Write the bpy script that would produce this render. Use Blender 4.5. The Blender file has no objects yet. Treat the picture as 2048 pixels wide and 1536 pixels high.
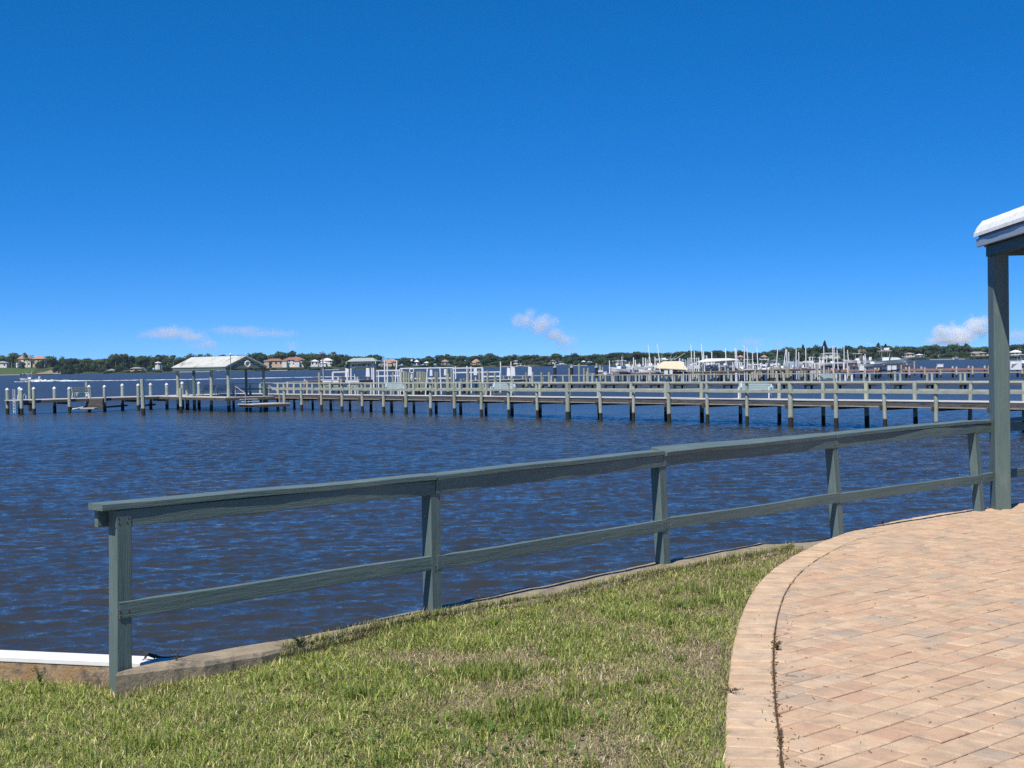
import bpy, bmesh, math, random
import numpy as np
from mathutils import Vector, Matrix, noise as mnoise
random.seed(7); rng = np.random.default_rng(7)
R = math.radians
scene = bpy.context.scene
col = scene.collection
# ------------------------------------------------------------------ camera model (photo is 2048 x 1536)
F = 2700.0; EYE = 1.65; WZ = -2.2; HW = EYE - WZ
PITCH = math.atan(42 / F); ROLL = R(0.945)
fwd = Vector((0, math.cos(PITCH), -math.sin(PITCH)))
r0 = Vector((1, 0, 0)); u0 = Vector((0, math.sin(PITCH), math.cos(PITCH)))
right = r0 * math.cos(ROLL) - u0 * math.sin(ROLL)
up = u0 * math.cos(ROLL) + r0 * math.sin(ROLL)
CAM = Vector((0, 0, EYE))
def ray(px, py): return fwd + right * ((px - 1024) / F) + up * ((768 - py) / F)
def at(px, py, Y):
    d = ray(px, py); return CAM + d * (Y / d.y)
def on_z(px, py, z):
    d = ray(px, py); return CAM + d * ((z - EYE) / d.z)
cam = bpy.data.objects.new('camera', bpy.data.cameras.new('camera')); col.objects.link(cam)
cam.data.sensor_fit = 'HORIZONTAL'; cam.data.sensor_width = 36; cam.data.lens = 36 * F / 2048
cam.data.clip_start = 0.05; cam.data.clip_end = 60000
M = Matrix((right, up, -fwd)).transposed().to_4x4(); M.translation = CAM
cam.matrix_world = M; scene.camera = cam

# ------------------------------------------------------------------ materials
MATS = {}
class NT:
    def __init__(s, name):
        s.m = bpy.data.materials.new(name); s.m.use_nodes = True
        s.t = s.m.node_tree; s.t.nodes.clear()
        s.out = s.n('ShaderNodeOutputMaterial')
    def n(s, typ, **kw):
        nd = s.t.nodes.new(typ)
        for k, v in kw.items():
            if k.startswith('i_'):
                nd.inputs[k[2:].replace('_', ' ')].default_value = v
            else: setattr(nd, k, v)
        return nd
    def l(s, a, b): s.t.links.new(a, b)
def rgba(c): return (c[0], c[1], c[2], 1)
def mixc(n, fac, a, b, mode='MIX'):
    m = n.n('ShaderNodeMix', data_type='RGBA', blend_type=mode)
    for sock, v in ((m.inputs[0], fac), (m.inputs[6], a), (m.inputs[7], b)):
        if hasattr(v, 'links'): n.l(v, sock)
        elif isinstance(v, (int, float)): sock.default_value = v
        else: sock.default_value = rgba(v)
    return m.outputs[2]
def ramp(n, src, stops):
    r = n.n('ShaderNodeValToRGB'); e = r.color_ramp.elements
    while len(e) < len(stops): e.new(0.5)
    for el, (p, c) in zip(e, stops):
        el.position = p; el.color = (c, c, c, 1) if isinstance(c, (int, float)) else rgba(c)
    n.l(src, r.inputs[0]); return r.outputs[0]
def noi(n, vec, scale, detail=4, rough=0.55, dist=0.0):
    x = n.n('ShaderNodeTexNoise'); x.inputs['Scale'].default_value = scale
    x.inputs['Detail'].default_value = detail; x.inputs['Roughness'].default_value = rough
    x.inputs['Distortion'].default_value = dist
    if vec: n.l(vec, x.inputs['Vector'])
    return x.outputs['Fac']
def mapping(n, src, scale):
    mp = n.n('ShaderNodeMapping'); mp.inputs['Scale'].default_value = scale
    n.l(src, mp.inputs['Vector']); return mp.outputs[0]
def mat(name, c, rough=0.6, c2=None, scale=3.0, stretch=(1, 1, 1), bump=0.0, bscale=20, spec=0.3, metal=0.0,
        wet=False, rand=0.0, coord='Object', transl=0.0, stain=None, stain_scale=1.5):
    if name in MATS: return MATS[name]
    n = NT(name); p = n.n('ShaderNodeBsdfPrincipled')
    tc = n.n('ShaderNodeTexCoord'); vec = mapping(n, tc.outputs[coord], stretch)
    c2 = c2 or tuple(x * 0.7 for x in c)
    f = ramp(n, noi(n, vec, scale, 6, 0.65), [(0.3, 0.0), (0.7, 1.0)])
    cc = mixc(n, f, c, c2)
    if stain:
        f2 = ramp(n, noi(n, vec, stain_scale, 5, 0.7), [(0.52, 0.0), (0.66, 1.0)])
        cc = mixc(n, f2, cc, stain)
    if rand:
        oi = n.n('ShaderNodeObjectInfo')
        hs = n.n('ShaderNodeHueSaturation'); n.l(cc, hs.inputs['Color'])
        mr = n.n('ShaderNodeMapRange'); mr.inputs[3].default_value = 1 - rand; mr.inputs[4].default_value = 1 + rand
        n.l(oi.outputs['Random'], mr.inputs[0]); n.l(mr.outputs[0], hs.inputs['Value'])
        mh = n.n('ShaderNodeMapRange'); mh.inputs[3].default_value = 0.5 - rand * 0.09; mh.inputs[4].default_value = 0.5 + rand * 0.05
        mm = n.n('ShaderNodeMath', operation='FRACT'); ml = n.n('ShaderNodeMath', operation='MULTIPLY'); ml.inputs[1].default_value = 7.31
        n.l(oi.outputs['Random'], ml.inputs[0]); n.l(ml.outputs[0], mm.inputs[0]); n.l(mm.outputs[0], mh.inputs[0]); n.l(mh.outputs[0], hs.inputs['Hue'])
        cc = hs.outputs[0]
    if wet:   # tide band of weed and wet timber just above the water
        g = n.n('ShaderNodeNewGeometry'); sp = n.n('ShaderNodeSeparateXYZ'); n.l(g.outputs['Position'], sp.inputs[0])
        ad = n.n('ShaderNodeMath', operation='MULTIPLY_ADD'); n.l(noi(n, g.outputs['Position'], 2.0, 3), ad.inputs[0])
        ad.inputs[1].default_value = -0.35; n.l(sp.outputs[2], ad.inputs[2])
        mr = n.n('ShaderNodeMapRange'); mr.inputs[1].default_value = WZ + 0.34; mr.inputs[2].default_value = WZ + 0.40
        n.l(ad.outputs[0], mr.inputs[0]); cc = mixc(n, mr.outputs[0], (0.032, 0.033, 0.026), cc)
    n.l(cc, p.inputs['Base Color']); p.inputs['Roughness'].default_value = rough
    p.inputs['Metallic'].default_value = metal; p.inputs['Specular IOR Level'].default_value = spec
    if bump:
        b = n.n('ShaderNodeBump'); b.inputs['Strength'].default_value = 1.0; b.inputs['Distance'].default_value = bump
        n.l(noi(n, vec, bscale, 6, 0.7), b.inputs['Height']); n.l(b.outputs[0], p.inputs['Normal'])
    sh = p.outputs[0]
    if transl:
        t = n.n('ShaderNodeBsdfTranslucent'); n.l(cc, t.inputs['Color'])
        ms = n.n('ShaderNodeMixShader'); ms.inputs[0].default_value = transl
        n.l(sh, ms.inputs[1]); n.l(t.outputs[0], ms.inputs[2]); sh = ms.outputs[0]
    n.l(sh, n.out.inputs[0]); MATS[name] = n.m; return n.m

# ------------------------------------------------------------------ mesh builder
class MB:
    def __init__(s): s.v = []; s.f = []
    def add(s, vs, fs):
        o = len(s.v); s.v += [tuple(x) for x in vs]; s.f += [tuple(i + o for i in f) for f in fs]; return s
    def box(s, c, size, ax=None):
        c = Vector(c); ax = ax or (Vector((1, 0, 0)), Vector((0, 1, 0)), Vector((0, 0, 1)))
        vs = [c + ax[0] * (i * size[0] / 2) + ax[1] * (j * size[1] / 2) + ax[2] * (k * size[2] / 2)
              for i in (-1, 1) for j in (-1, 1) for k in (-1, 1)]
        return s.add(vs, [(0, 1, 3, 2), (4, 6, 7, 5), (0, 4, 5, 1), (2, 3, 7, 6), (0, 2, 6, 4), (1, 5, 7, 3)])
    def beam(s, p0, p1, w, h):     # w horizontal, h vertical thickness; p0-p1 is the centre line
        p0 = Vector(p0); p1 = Vector(p1); d = p1 - p0; L = d.length; x = d.normalized()
        y = Vector((0, 0, 1)).cross(x); y = y.normalized() if y.length > 1e-4 else Vector((0, 1, 0)); z = x.cross(y)
        return s.box((p0 + p1) / 2, (L, w, h), (x, y, z))
    def tube(s, p0, p1, ra, rb=None, n=8):
        rb = ra if rb is None else rb; p0 = Vector(p0); p1 = Vector(p1); x = (p1 - p0).normalized()
        a = Vector((0, 0, 1)) if abs(x.z) < .9 else Vector((1, 0, 0)); y = x.cross(a).normalized(); z = x.cross(y)
        vs = []
        for p, r in ((p0, ra), (p1, rb)):
            vs += [p + y * (r * math.cos(2 * math.pi * k / n)) + z * (r * math.sin(2 * math.pi * k / n)) for k in range(n)]
        fs = [(k, (k + 1) % n, n + (k + 1) % n, n + k) for k in range(n)] + [tuple(range(n))[::-1], tuple(range(n, 2 * n))]
        return s.add(vs, fs)
    def chain(s, pts, rs, n=8, flat=1.0):
        pts = [Vector(p) for p in pts]; vs = []; fs = []
        for i, (p, r) in enumerate(zip(pts, rs)):
            x = (pts[min(i + 1, len(pts) - 1)] - pts[max(i - 1, 0)]).normalized()
            a = Vector((0, 0, 1)) if abs(x.z) < .95 else Vector((0, 1, 0)); y = x.cross(a).normalized(); z = y.cross(x)
            vs += [p + y * (r * math.cos(2 * math.pi * k / n)) + z * (r * flat * math.sin(2 * math.pi * k / n)) for k in range(n)]
        m = len(pts)
        for i in range(m - 1):
            fs += [(i * n + k, i * n + (k + 1) % n, (i + 1) * n + (k + 1) % n, (i + 1) * n + k) for k in range(n)]
        fs += [tuple(range(n))[::-1], tuple(range((m - 1) * n, m * n))]
        return s.add(vs, fs)
    def prism(s, poly, off):        # poly: 3D points of one face, off: thickness vector
        n = len(poly); off = Vector(off); a = [Vector(p) for p in poly]
        return s.add(a + [p + off for p in a], [tuple(range(n)), tuple(range(n, 2 * n))[::-1]] +
                     [(k, n + k, n + (k + 1) % n, (k + 1) % n) for k in range(n)])
    def torus(s, c, R_, r, nrm, n=20, m=8):
        nrm = Vector(nrm).normalized(); a = nrm.cross(Vector((0, 0, 1))).normalized(); b = nrm.cross(a); vs = []
        for i in range(n):
            t = 2 * math.pi * i / n; rad = a * math.cos(t) + b * math.sin(t)
            for j in range(m):
                q = 2 * math.pi * j / m; vs.append(Vector(c) + rad * (R_ + r * math.cos(q)) + nrm * (r * math.sin(q)))
        return s.add(vs, [(i * m + j, ((i + 1) % n) * m + j, ((i + 1) % n) * m + (j + 1) % m, i * m + (j + 1) % m) for i in range(n) for j in range(m)])
    def sphere(s, c, r, n=10, m=6, sq=(1, 1, 1)):
        vs = []; c = Vector(c)
        for j in range(m + 1):
            t = math.pi * j / m
            for i in range(n):
                q = 2 * math.pi * i / n
                vs.append(c + Vector((r * sq[0] * math.sin(t) * math.cos(q), r * sq[1] * math.sin(t) * math.sin(q), r * sq[2] * math.cos(t))))
        return s.add(vs, [(j * n + i, (j + 1) * n + i, (j + 1) * n + (i + 1) % n, j * n + (i + 1) % n) for j in range(m) for i in range(n)])
    def build(s, name, m, parent=None, smooth=False, bevel=0, world=True):
        org = worg(parent) if (parent and world) else Vector((0, 0, 0))
        me = bpy.data.meshes.new(name)
        bm = bmesh.new(); vs = [bm.verts.new(Vector(v) - org) for v in s.v]
        for f in s.f:
            try: bm.faces.new([vs[i] for i in f])
            except ValueError: pass
        if smooth: bmesh.ops.remove_doubles(bm, verts=bm.verts, dist=1e-5)
        bmesh.ops.recalc_face_normals(bm, faces=bm.faces)
        if bevel: bmesh.ops.bevel(bm, geom=bm.edges[:], offset=bevel, segments=1, affect='EDGES')
        bm.to_mesh(me); bm.free()
        if smooth: me.polygons.foreach_set('use_smooth', [True] * len(me.polygons))
        me.materials.append(m); o = bpy.data.objects.new(name, me); col.objects.link(o)
        if parent: o.parent = parent
        return o
def worg(o):
    v = Vector((0, 0, 0))
    while o: v += o.location; o = o.parent
    return v
def tag(o, label=None, cat=None, group=None, kind=None):
    if label: o['label'] = label
    if cat: o['category'] = cat
    if group: o['group'] = group
    if kind: o['kind'] = kind
    return o
def thing(name, label, cat, loc=(0, 0, 0), group=None, rz=0):
    o = bpy.data.objects.new(name, None); col.objects.link(o); o.empty_display_size = .2
    o.location = loc; o.rotation_euler.z = rz
    return tag(o, label, cat, group)
def copy_tree(o, parent=None):
    c = o.copy(); col.objects.link(c)
    if parent: c.parent = parent
    for ch in [x for x in KIDS.get(o.name, [])]: 
        copy_tree(ch, c)
    KIDS[c.name] = []
    return c
KIDS = {}
def reg(o):     # remember the children of a prototype
    KIDS[o.name] = [c for c in bpy.data.objects if c.parent == o]
    for c in KIDS[o.name]: reg(c)
    return o
def raw_mesh(name, verts, faces_flat, loop_tot, m, smooth=False):
    me = bpy.data.meshes.new(name); me.vertices.add(len(verts)); me.vertices.foreach_set('co', verts.astype(np.float32).ravel())
    me.loops.add(len(faces_flat)); me.loops.foreach_set('vertex_index', faces_flat.astype(np.int32))
    me.polygons.add(len(loop_tot)); st = np.concatenate(([0], np.cumsum(loop_tot)[:-1]))
    me.polygons.foreach_set('loop_start', st.astype(np.int32)); me.polygons.foreach_set('loop_total', loop_tot.astype(np.int32))
    if smooth: me.polygons.foreach_set('use_smooth', np.ones(len(loop_tot), dtype=bool))
    me.update(calc_edges=True); me.materials.append(m)
    o = bpy.data.objects.new(name, me); col.objects.link(o); return o

# ------------------------------------------------------------------ world, sun
SUN_AZ = Vector((-0.47, -0.88, 0)).normalized(); EL = R(58)
w = bpy.data.worlds.new('World'); scene.world = w; w.use_nodes = True
nt = w.node_tree; nt.nodes.clear()
sky = nt.nodes.new('ShaderNodeTexSky'); sky.sky_type = 'NISHITA'; sky.sun_disc = False
sky.sun_elevation = EL; sky.sun_rotation = math.atan2(SUN_AZ.x, SUN_AZ.y)
sky.altitude = 0; sky.air_density = 0.3; sky.dust_density = 0.0; sky.ozone_density = 10.0
bg = nt.nodes.new('ShaderNodeBackground'); bg.inputs['Strength'].default_value = 0.15
hs = nt.nodes.new('ShaderNodeHueSaturation'); hs.inputs['Saturation'].default_value = 1.47; gm_ = nt.nodes.new('ShaderNodeGamma'); gm_.inputs['Gamma'].default_value = 0.62
ow = nt.nodes.new('ShaderNodeOutputWorld')
nt.links.new(sky.outputs[0], gm_.inputs['Color']); nt.links.new(gm_.outputs[0], hs.inputs['Color']); tn = nt.nodes.new('ShaderNodeMix'); tn.data_type = 'RGBA'; tn.blend_type = 'MULTIPLY'; tn.inputs[0].default_value = 1; tn.inputs[7].default_value = (1.05, 1.20, 1.38, 1); nt.links.new(hs.outputs[0], tn.inputs[6]); nt.links.new(tn.outputs[2], bg.inputs[0]); nt.links.new(bg.outputs[0], ow.inputs[0])
sl = bpy.data.lights.new('sun', 'SUN'); sl.energy = 3.9; sl.angle = R(0.5); sl.color = (1.0, 0.96, 0.885)
so = bpy.data.objects.new('sun', sl); col.objects.link(so)
sd = Vector((SUN_AZ.x * math.cos(EL), SUN_AZ.y * math.cos(EL), math.sin(EL)))
so.rotation_euler = sd.to_track_quat('Z', 'Y').to_euler(); so.location = (0, 0, 50)
scene.view_settings.view_transform = 'Standard'; scene.view_settings.look = 'None'; scene.view_settings.exposure = 0.55
scene.cycles.volume_bounces = 6; scene.cycles.max_bounces = 8
scene.cycles.use_denoising = False; scene.cycles.sample_clamp_direct = 3.0; scene.cycles.sample_clamp_indirect = 3.0

# ------------------------------------------------------------------ numpy value noise
class VN:
    def __init__(s, seed): s.g = np.random.default_rng(seed).random((256, 256))
    def one(s, x, y):
        xi = np.floor(x).astype(int); yi = np.floor(y).astype(int); fx = x - xi; fy = y - yi
        fx = fx * fx * (3 - 2 * fx); fy = fy * fy * (3 - 2 * fy); g = s.g
        a = g[xi % 256, yi % 256]; b = g[(xi + 1) % 256, yi % 256]; c = g[xi % 256, (yi + 1) % 256]; d = g[(xi + 1) % 256, (yi + 1) % 256]
        return (a * (1 - fx) + b * fx) * (1 - fy) + (c * (1 - fx) + d * fx) * fy
    def __call__(s, x, y, sc, o=4):
        v = 0; a = 1; t = 0
        for i in range(o): v = v + a * s.one(x * sc + 17.3 * i, y * sc + 5.1 * i); t += a; a *= .5; sc *= 2.03
        return v / t

# ------------------------------------------------------------------ water
def make_water():
    n = NT('water'); p = n.n('ShaderNodeBsdfPrincipled')
    g = n.n('ShaderNodeNewGeometry')
    cc = mixc(n, ramp(n, noi(n, mapping(n, g.outputs['Position'], (.05, .12, 1)), 1.0, 3), [(.35, 0), (.7, 1)]), (0.031, 0.034, 0.035), (0.040, 0.037, 0.033))
    n.l(cc, p.inputs['Base Color']); p.inputs['IOR'].default_value = 1.33
    ln = n.n('ShaderNodeVectorMath', operation='LENGTH'); n.l(g.outputs['Position'], ln.inputs[0])     # open water away from the shore is rougher
    mr = n.n('ShaderNodeMapRange'); mr.inputs[1].default_value = 30; mr.inputs[2].default_value = 170; mr.inputs[3].default_value = .05; mr.inputs[4].default_value = .34; n.l(ln.outputs['Value'], mr.inputs[0]); n.l(mr.outputs[0], p.inputs['Roughness'])
    v1 = mapping(n, g.outputs['Position'], (1.0, 1.7, 1)); h1 = noi(n, v1, 5.0, 4, .66, .5)
    v2 = mapping(n, g.outputs['Position'], (.25, .5, 1)); h2 = noi(n, v2, 1.0, 3, .6, .2)
    b1 = n.n('ShaderNodeBump'); b1.inputs['Distance'].default_value = .030; n.l(h1, b1.inputs['Height'])
    b2 = n.n('ShaderNodeBump'); b2.inputs['Distance'].default_value = .30; n.l(h2, b2.inputs['Height']); n.l(b1.outputs[0], b2.inputs['Normal'])
    n.l(b2.outputs[0], p.inputs['Normal']); n.l(p.outputs[0], n.out.inputs[0])
    rs = [9.0]
    while rs[-1] < 100: rs.append(rs[-1] + max(.042, rs[-1] * .0024))
    while rs[-1] < 2600: rs.append(rs[-1] * 1.03)
    an = np.concatenate((np.linspace(-80, -25, 30)[:-1], np.linspace(-25, 25, 1000), np.linspace(25, 80, 30)[1:]))
    rr, aa = np.meshgrid(np.array(rs), np.radians(an), indexing='ij')
    X = rr * np.sin(aa); Y = rr * np.cos(aa); Z = np.zeros_like(X); DX = np.zeros_like(X); DY = np.zeros_like(X)
    g2 = np.random.default_rng(3); vn = VN(11)
    fade = np.clip((130 - rr) / 60, 0, 1)
    gust = .75 + .5 * vn(X, Y, .06, 3)
    N = 90
    for i in range(N):
        lam = .15 * (1.5 / .15) ** (i / (N - 1)); k = 2 * np.pi / lam
        th = g2.normal(0, .42) + .12; d = np.array([math.sin(th), -math.cos(th)])
        a = (0.031 if lam < .7 else .015) / k
        ph = g2.random() * 6.28; q = k * (d[0] * X + d[1] * Y) + ph
        f2 = fade * np.clip(lam / (rr * .0024 * 3.0), 0, 1)
        Z += a * np.cos(q) * f2 * gust; DX -= d[0] * a * np.sin(q) * f2 * .8; DY -= d[1] * a * np.sin(q) * f2 * .8
    V = np.stack((X + DX, Y + DY, Z * 1.0 + WZ), -1); nr, na = X.shape
    idx = np.arange(nr * na).reshape(nr, na)
    q = np.stack((idx[:-1, :-1], idx[:-1, 1:], idx[1:, 1:], idx[1:, :-1]), -1).reshape(-1, 4)[:, ::-1]
    o = raw_mesh('water', V.reshape(-1, 3), q.ravel(), np.full(len(q), 4), n.m, True)
    tag(o, kind='structure')
make_water()

# ------------------------------------------------------------------ foreground ground, wall lines
WALL = [on_z(233, 1344, .05), on_z(457, 1317, .04)] + [on_z(*p, .03) for p in ((600, 1290), (834, 1237), (1108, 1192), (1303, 1148), (1437, 1122), (1523, 1108), (1620, 1089))]
wall_in = [(-14.0, 11.0)] + [(-2.9, 7.66), (-2.2, 7.46)] + [(p.x, p.y) for p in WALL[0:]] + [(3.1, 12.2), (4.9, 14.0), (7.0, 15.9), (14.0, 22.2)]
wx = np.array([p[0] for p in wall_in]); wy = np.array([p[1] for p in wall_in])
def wall_y(x): return np.interp(x, wx, wy)
OUTER = [(1449, 1536), (1450, 1500), (1453, 1400), (1464, 1300), (1482, 1230), (1512, 1172), (1556, 1130), (1620, 1094), (1690, 1066), (1770, 1046), (1860, 1029), (1940, 1019)]
oc = [on_z(x, y, 0) for x, y in OUTER]
oc = [Vector((oc[0].x + .02, 3.0, 0)), Vector((oc[0].x + .005, 4.4, 0))] + oc + [Vector((6.6, 15.85, 0)), Vector((9.5, 18.4, 0))]
def resample(pts, step):
    out = []; 
    # Catmull-Rom smoothing then equal spacing
    P = [pts[0]] + pts + [pts[-1]]; dense = []
    for i in range(1, len(P) - 2):
        for t in np.linspace(0, 1, 20, endpoint=False):
            a, b, c, d = P[i - 1], P[i], P[i + 1], P[i + 2]
            dense.append(.5 * ((2 * b) + (c - a) * t + (2 * a - 5 * b + 4 * c - d) * t * t + (3 * b - a - 3 * c + d) * t ** 3))
    dense.append(P[-2]); acc = 0; out = [dense[0]]
    for a, b in zip(dense, dense[1:]):
        L = (b - a).length
        while acc + L >= step:
            f = (step - acc) / L; a = a + (b - a) * f; out.append(a.copy()); L = (b - a).length; acc = 0
        acc += L
    return out
curve = resample(oc, .152)
def normals(c):
    ns = []
    for i in range(len(c)):
        d = (c[min(i + 1, len(c) - 1)] - c[max(i - 1, 0)]).normalized(); ns.append(Vector((d.y, -d.x, 0)))   # to the right = inside
    return ns
cn = normals(curve); BW = .235
inner = [c + n_ * BW for c, n_ in zip(curve, cn)]
opoly = np.array([(p.x, p.y) for p in curve] + [(12, 18.4), (12, 2.9)])
def inside(poly, x, y):
    r = np.zeros(x.shape, bool); n = len(poly); j = n - 1
    for i in range(n):
        xi, yi = poly[i]; xj, yj = poly[j]
        if yi != yj: r ^= ((yi > y) != (yj > y)) & (x < (xj - xi) * (y - yi) / (yj - yi) + xi)
        j = i
    return r
def ground_z(x, y):
    t = np.clip((-x - .3) / 2.2, 0, 1); u = np.clip((y - 5.2) / 1.6, 0, 1)
    w_ = np.clip(1 - (np.interp(x, [-14, -2.3, 3.1], [10.9, 7.5, 12.1]) - y) / .9, 0, 1)
    return -.022 - .060 * t * t * (3 - 2 * t) * u + .016 * w_ * (x > -2) - .045 * np.clip((-1.95 - x) / .3, 0, 1) * np.clip(1 - (7.6 - y) / 1.0, 0, 1)
def make_ground():
    m = mat('soil', (.19, .165, .09), .95, (.30, .25, .15), scale=9, bump=.01, bscale=60, spec=.1, coord='Object', stain=(.10, .085, .05), stain_scale=5)
    xs = np.linspace(-14, 14, 225); vs = []; fs = []
    for x in xs:
        y1 = float(wall_y(x)) + .03
        for t in np.linspace(0, 1, 60):
            y = -6 + (y1 + 6) * t; vs.append((x, y, float(ground_z(np.array(x), np.array(y))) + .006 * mnoise.noise((x * 4, y * 4, 0))))
    for i in range(224):
        for j in range(59):
            a = i * 60 + j; fs.append((a, a + 60, a + 61, a + 1))
    o = MB().add(vs, fs).build('ground', m, smooth=True); tag(o, kind='structure')
make_ground()

# seawall: concrete cap and body
conc = mat('old concrete', (.35, .285, .20), .9, (.22, .18, .125), scale=6, bump=.008, bscale=30, spec=.2, stain=(.12, .11, .09), stain_scale=8)
conc_d = mat('old concrete body', (.22, .20, .17), .95, scale=4, wet=True)
def strip(name, inn, out, ztop, zbot, m, parent, rag=.0):
    mb = MB(); A = resample([Vector((p[0], p[1], 0)) for p in inn], .12); n = len(A)
    B = [Vector((p[0], p[1], 0)) for p in out]
    # match outer points by parameter
    def par(c, t):
        L = [0]
        for a, b in zip(c, c[1:]): L.append(L[-1] + (b - a).length)
        T = t * L[-1]; i = max(k for k in range(len(L)) if L[k] <= T + 1e-9); i = min(i, len(c) - 2)
        return c[i] + (c[i + 1] - c[i]) * ((T - L[i]) / (L[i + 1] - L[i]))
    vs = []; fs = []
    for i in range(n):
        a = A[i]; b = par(B, i / (n - 1)); e = rag * (mnoise.noise((a.x * 5, a.y * 5, 1))); dn = (a - b).normalized()
        zt0 = ztop; ztop_ = ztop + (np.interp(a.x, [-2.1, -1.2, 2.3, 2.9], [.022, 0, 0, -.066]) if name == 'cap' else 0)
        e2 = rag * mnoise.noise((a.x * 7, a.y * 3, 4))
        for q, z in ((a + dn * (e * 1.0), zbot), (a + dn * e, ztop_ - .02), (a + dn * (e - .015), ztop_ + e2 * .3), (b - dn * (.015 + e2), ztop_ + e2 * .25), (b - dn * e2, ztop_ - .02), (b, zbot)):
            vs.append((q.x, q.y, z))
    for i in range(n - 1):
        for k in range(5): fs.append((i * 6 + k, (i + 1) * 6 + k, (i + 1) * 6 + k + 1, i * 6 + k + 1))
    fs += [tuple(range(6)), tuple((n - 1) * 6 + k for k in range(6))[::-1]]
    return mb.add(vs, fs).build(name, m, parent)
POSTS = [(-2.125, 7.24), (-.545, 8.85), (1.18, 10.75), (3.02, 12.6), (4.93, 14.3), (6.85, 16.05), (8.8, 17.8)]
sw = thing('seawall', 'weathered concrete seawall with a rough cap running under the green railing', 'seawall', (0, 9, 0))
inn = [(p.x, p.y) for p in WALL] + [(3.1, 12.2), (4.9, 14.0), (7.0, 15.9), (14, 22.2)]
out = [(-2.05, 7.25), (-1.33, 8.05)] + [(x - .05, y + .07) for x, y in POSTS[1:3]] + [(x - .03, y + .05) for x, y in POSTS[3:]] + [(13.9, 22.5)]
strip('cap', inn, out, .028, -.16, conc, sw, .03)
strip('wall_body', [(p[0] + .02, p[1] + .03) for p in inn], [(p[0] + .02, p[1] - .03) for p in out], -.163, WZ - .6, conc_d, sw)
# neighbour wall with white top
nw = thing('seawall', 'low neighbouring seawall with a bright white painted top and rust stained face', 'seawall', (-3, 7.7, 0))
whitep = mat('white wall paint', (.80, .80, .77), .6, (.70, .69, .66), scale=5)
rust = mat('rust stained concrete', (.42, .33, .23), .95, (.30, .17, .07), scale=5, bump=.01, bscale=30, spec=.1, stain=(.14, .11, .09), stain_scale=7)
dr = Vector((.78, -.205, 0)).normalized(); nr_ = Vector((-dr.y, dr.x, 0))
MB().beam(Vector((-2.93, 7.745, .012)) - dr * 6, Vector((-2.93, 7.745, .012)) + dr * 1.02, .165, .030).build('wall_top', whitep, nw, bevel=.004)
MB().beam(Vector((-2.93, 7.75, -1.4)) - dr * 6, Vector((-2.93, 7.75, -1.4)) + dr * 1.0, .17, 2.785).build('wall_face', rust, nw)

# ------------------------------------------------------------------ painted railing
def paint_mat():
    n = NT('green railing paint'); p = n.n('ShaderNodeBsdfPrincipled'); tc = n.n('ShaderNodeTexCoord')
    g = mapping(n, tc.outputs['Object'], (1.2, 16, 16)); b = mapping(n, tc.outputs['Object'], (2, 5, 5))
    cc = mixc(n, ramp(n, noi(n, g, 1.6, 5, .6), [(.3, 0), (.75, 1)]), (.100, .142, .134), (.135, .182, .170))
    cc = mixc(n, ramp(n, noi(n, b, 1.2, 5, .65), [(.55, 0), (.75, .6)]), cc, (.18, .22, .205))
    v = n.n('ShaderNodeTexVoronoi'); v.inputs['Scale'].default_value = 5.5; n.l(mapping(n, tc.outputs['Object'], (.8, 3, 3)), v.inputs['Vector'])
    cc = mixc(n, ramp(n, v.outputs['Distance'], [(.0, 1), (.035, 1), (.05, 0)]), cc, (.06, .085, .075))
    cc = mixc(n, ramp(n, noi(n, b, 7.0, 6, .7), [(.66, 0), (.70, .8)]), cc, (.36, .40, .37))
    n.l(cc, p.inputs['Base Color']); p.inputs['Roughness'].default_value = .5; p.inputs['Specular IOR Level'].default_value = .35
    bp = n.n('ShaderNodeBump'); bp.inputs['Distance'].default_value = .006; n.l(noi(n, g, 2.4, 7, .68, .3), bp.inputs['Height'])
    n.l(bp.outputs[0], p.inputs['Normal']); n.l(p.outputs[0], n.out.inputs[0]); return n.m
PAINT = paint_mat()
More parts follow.
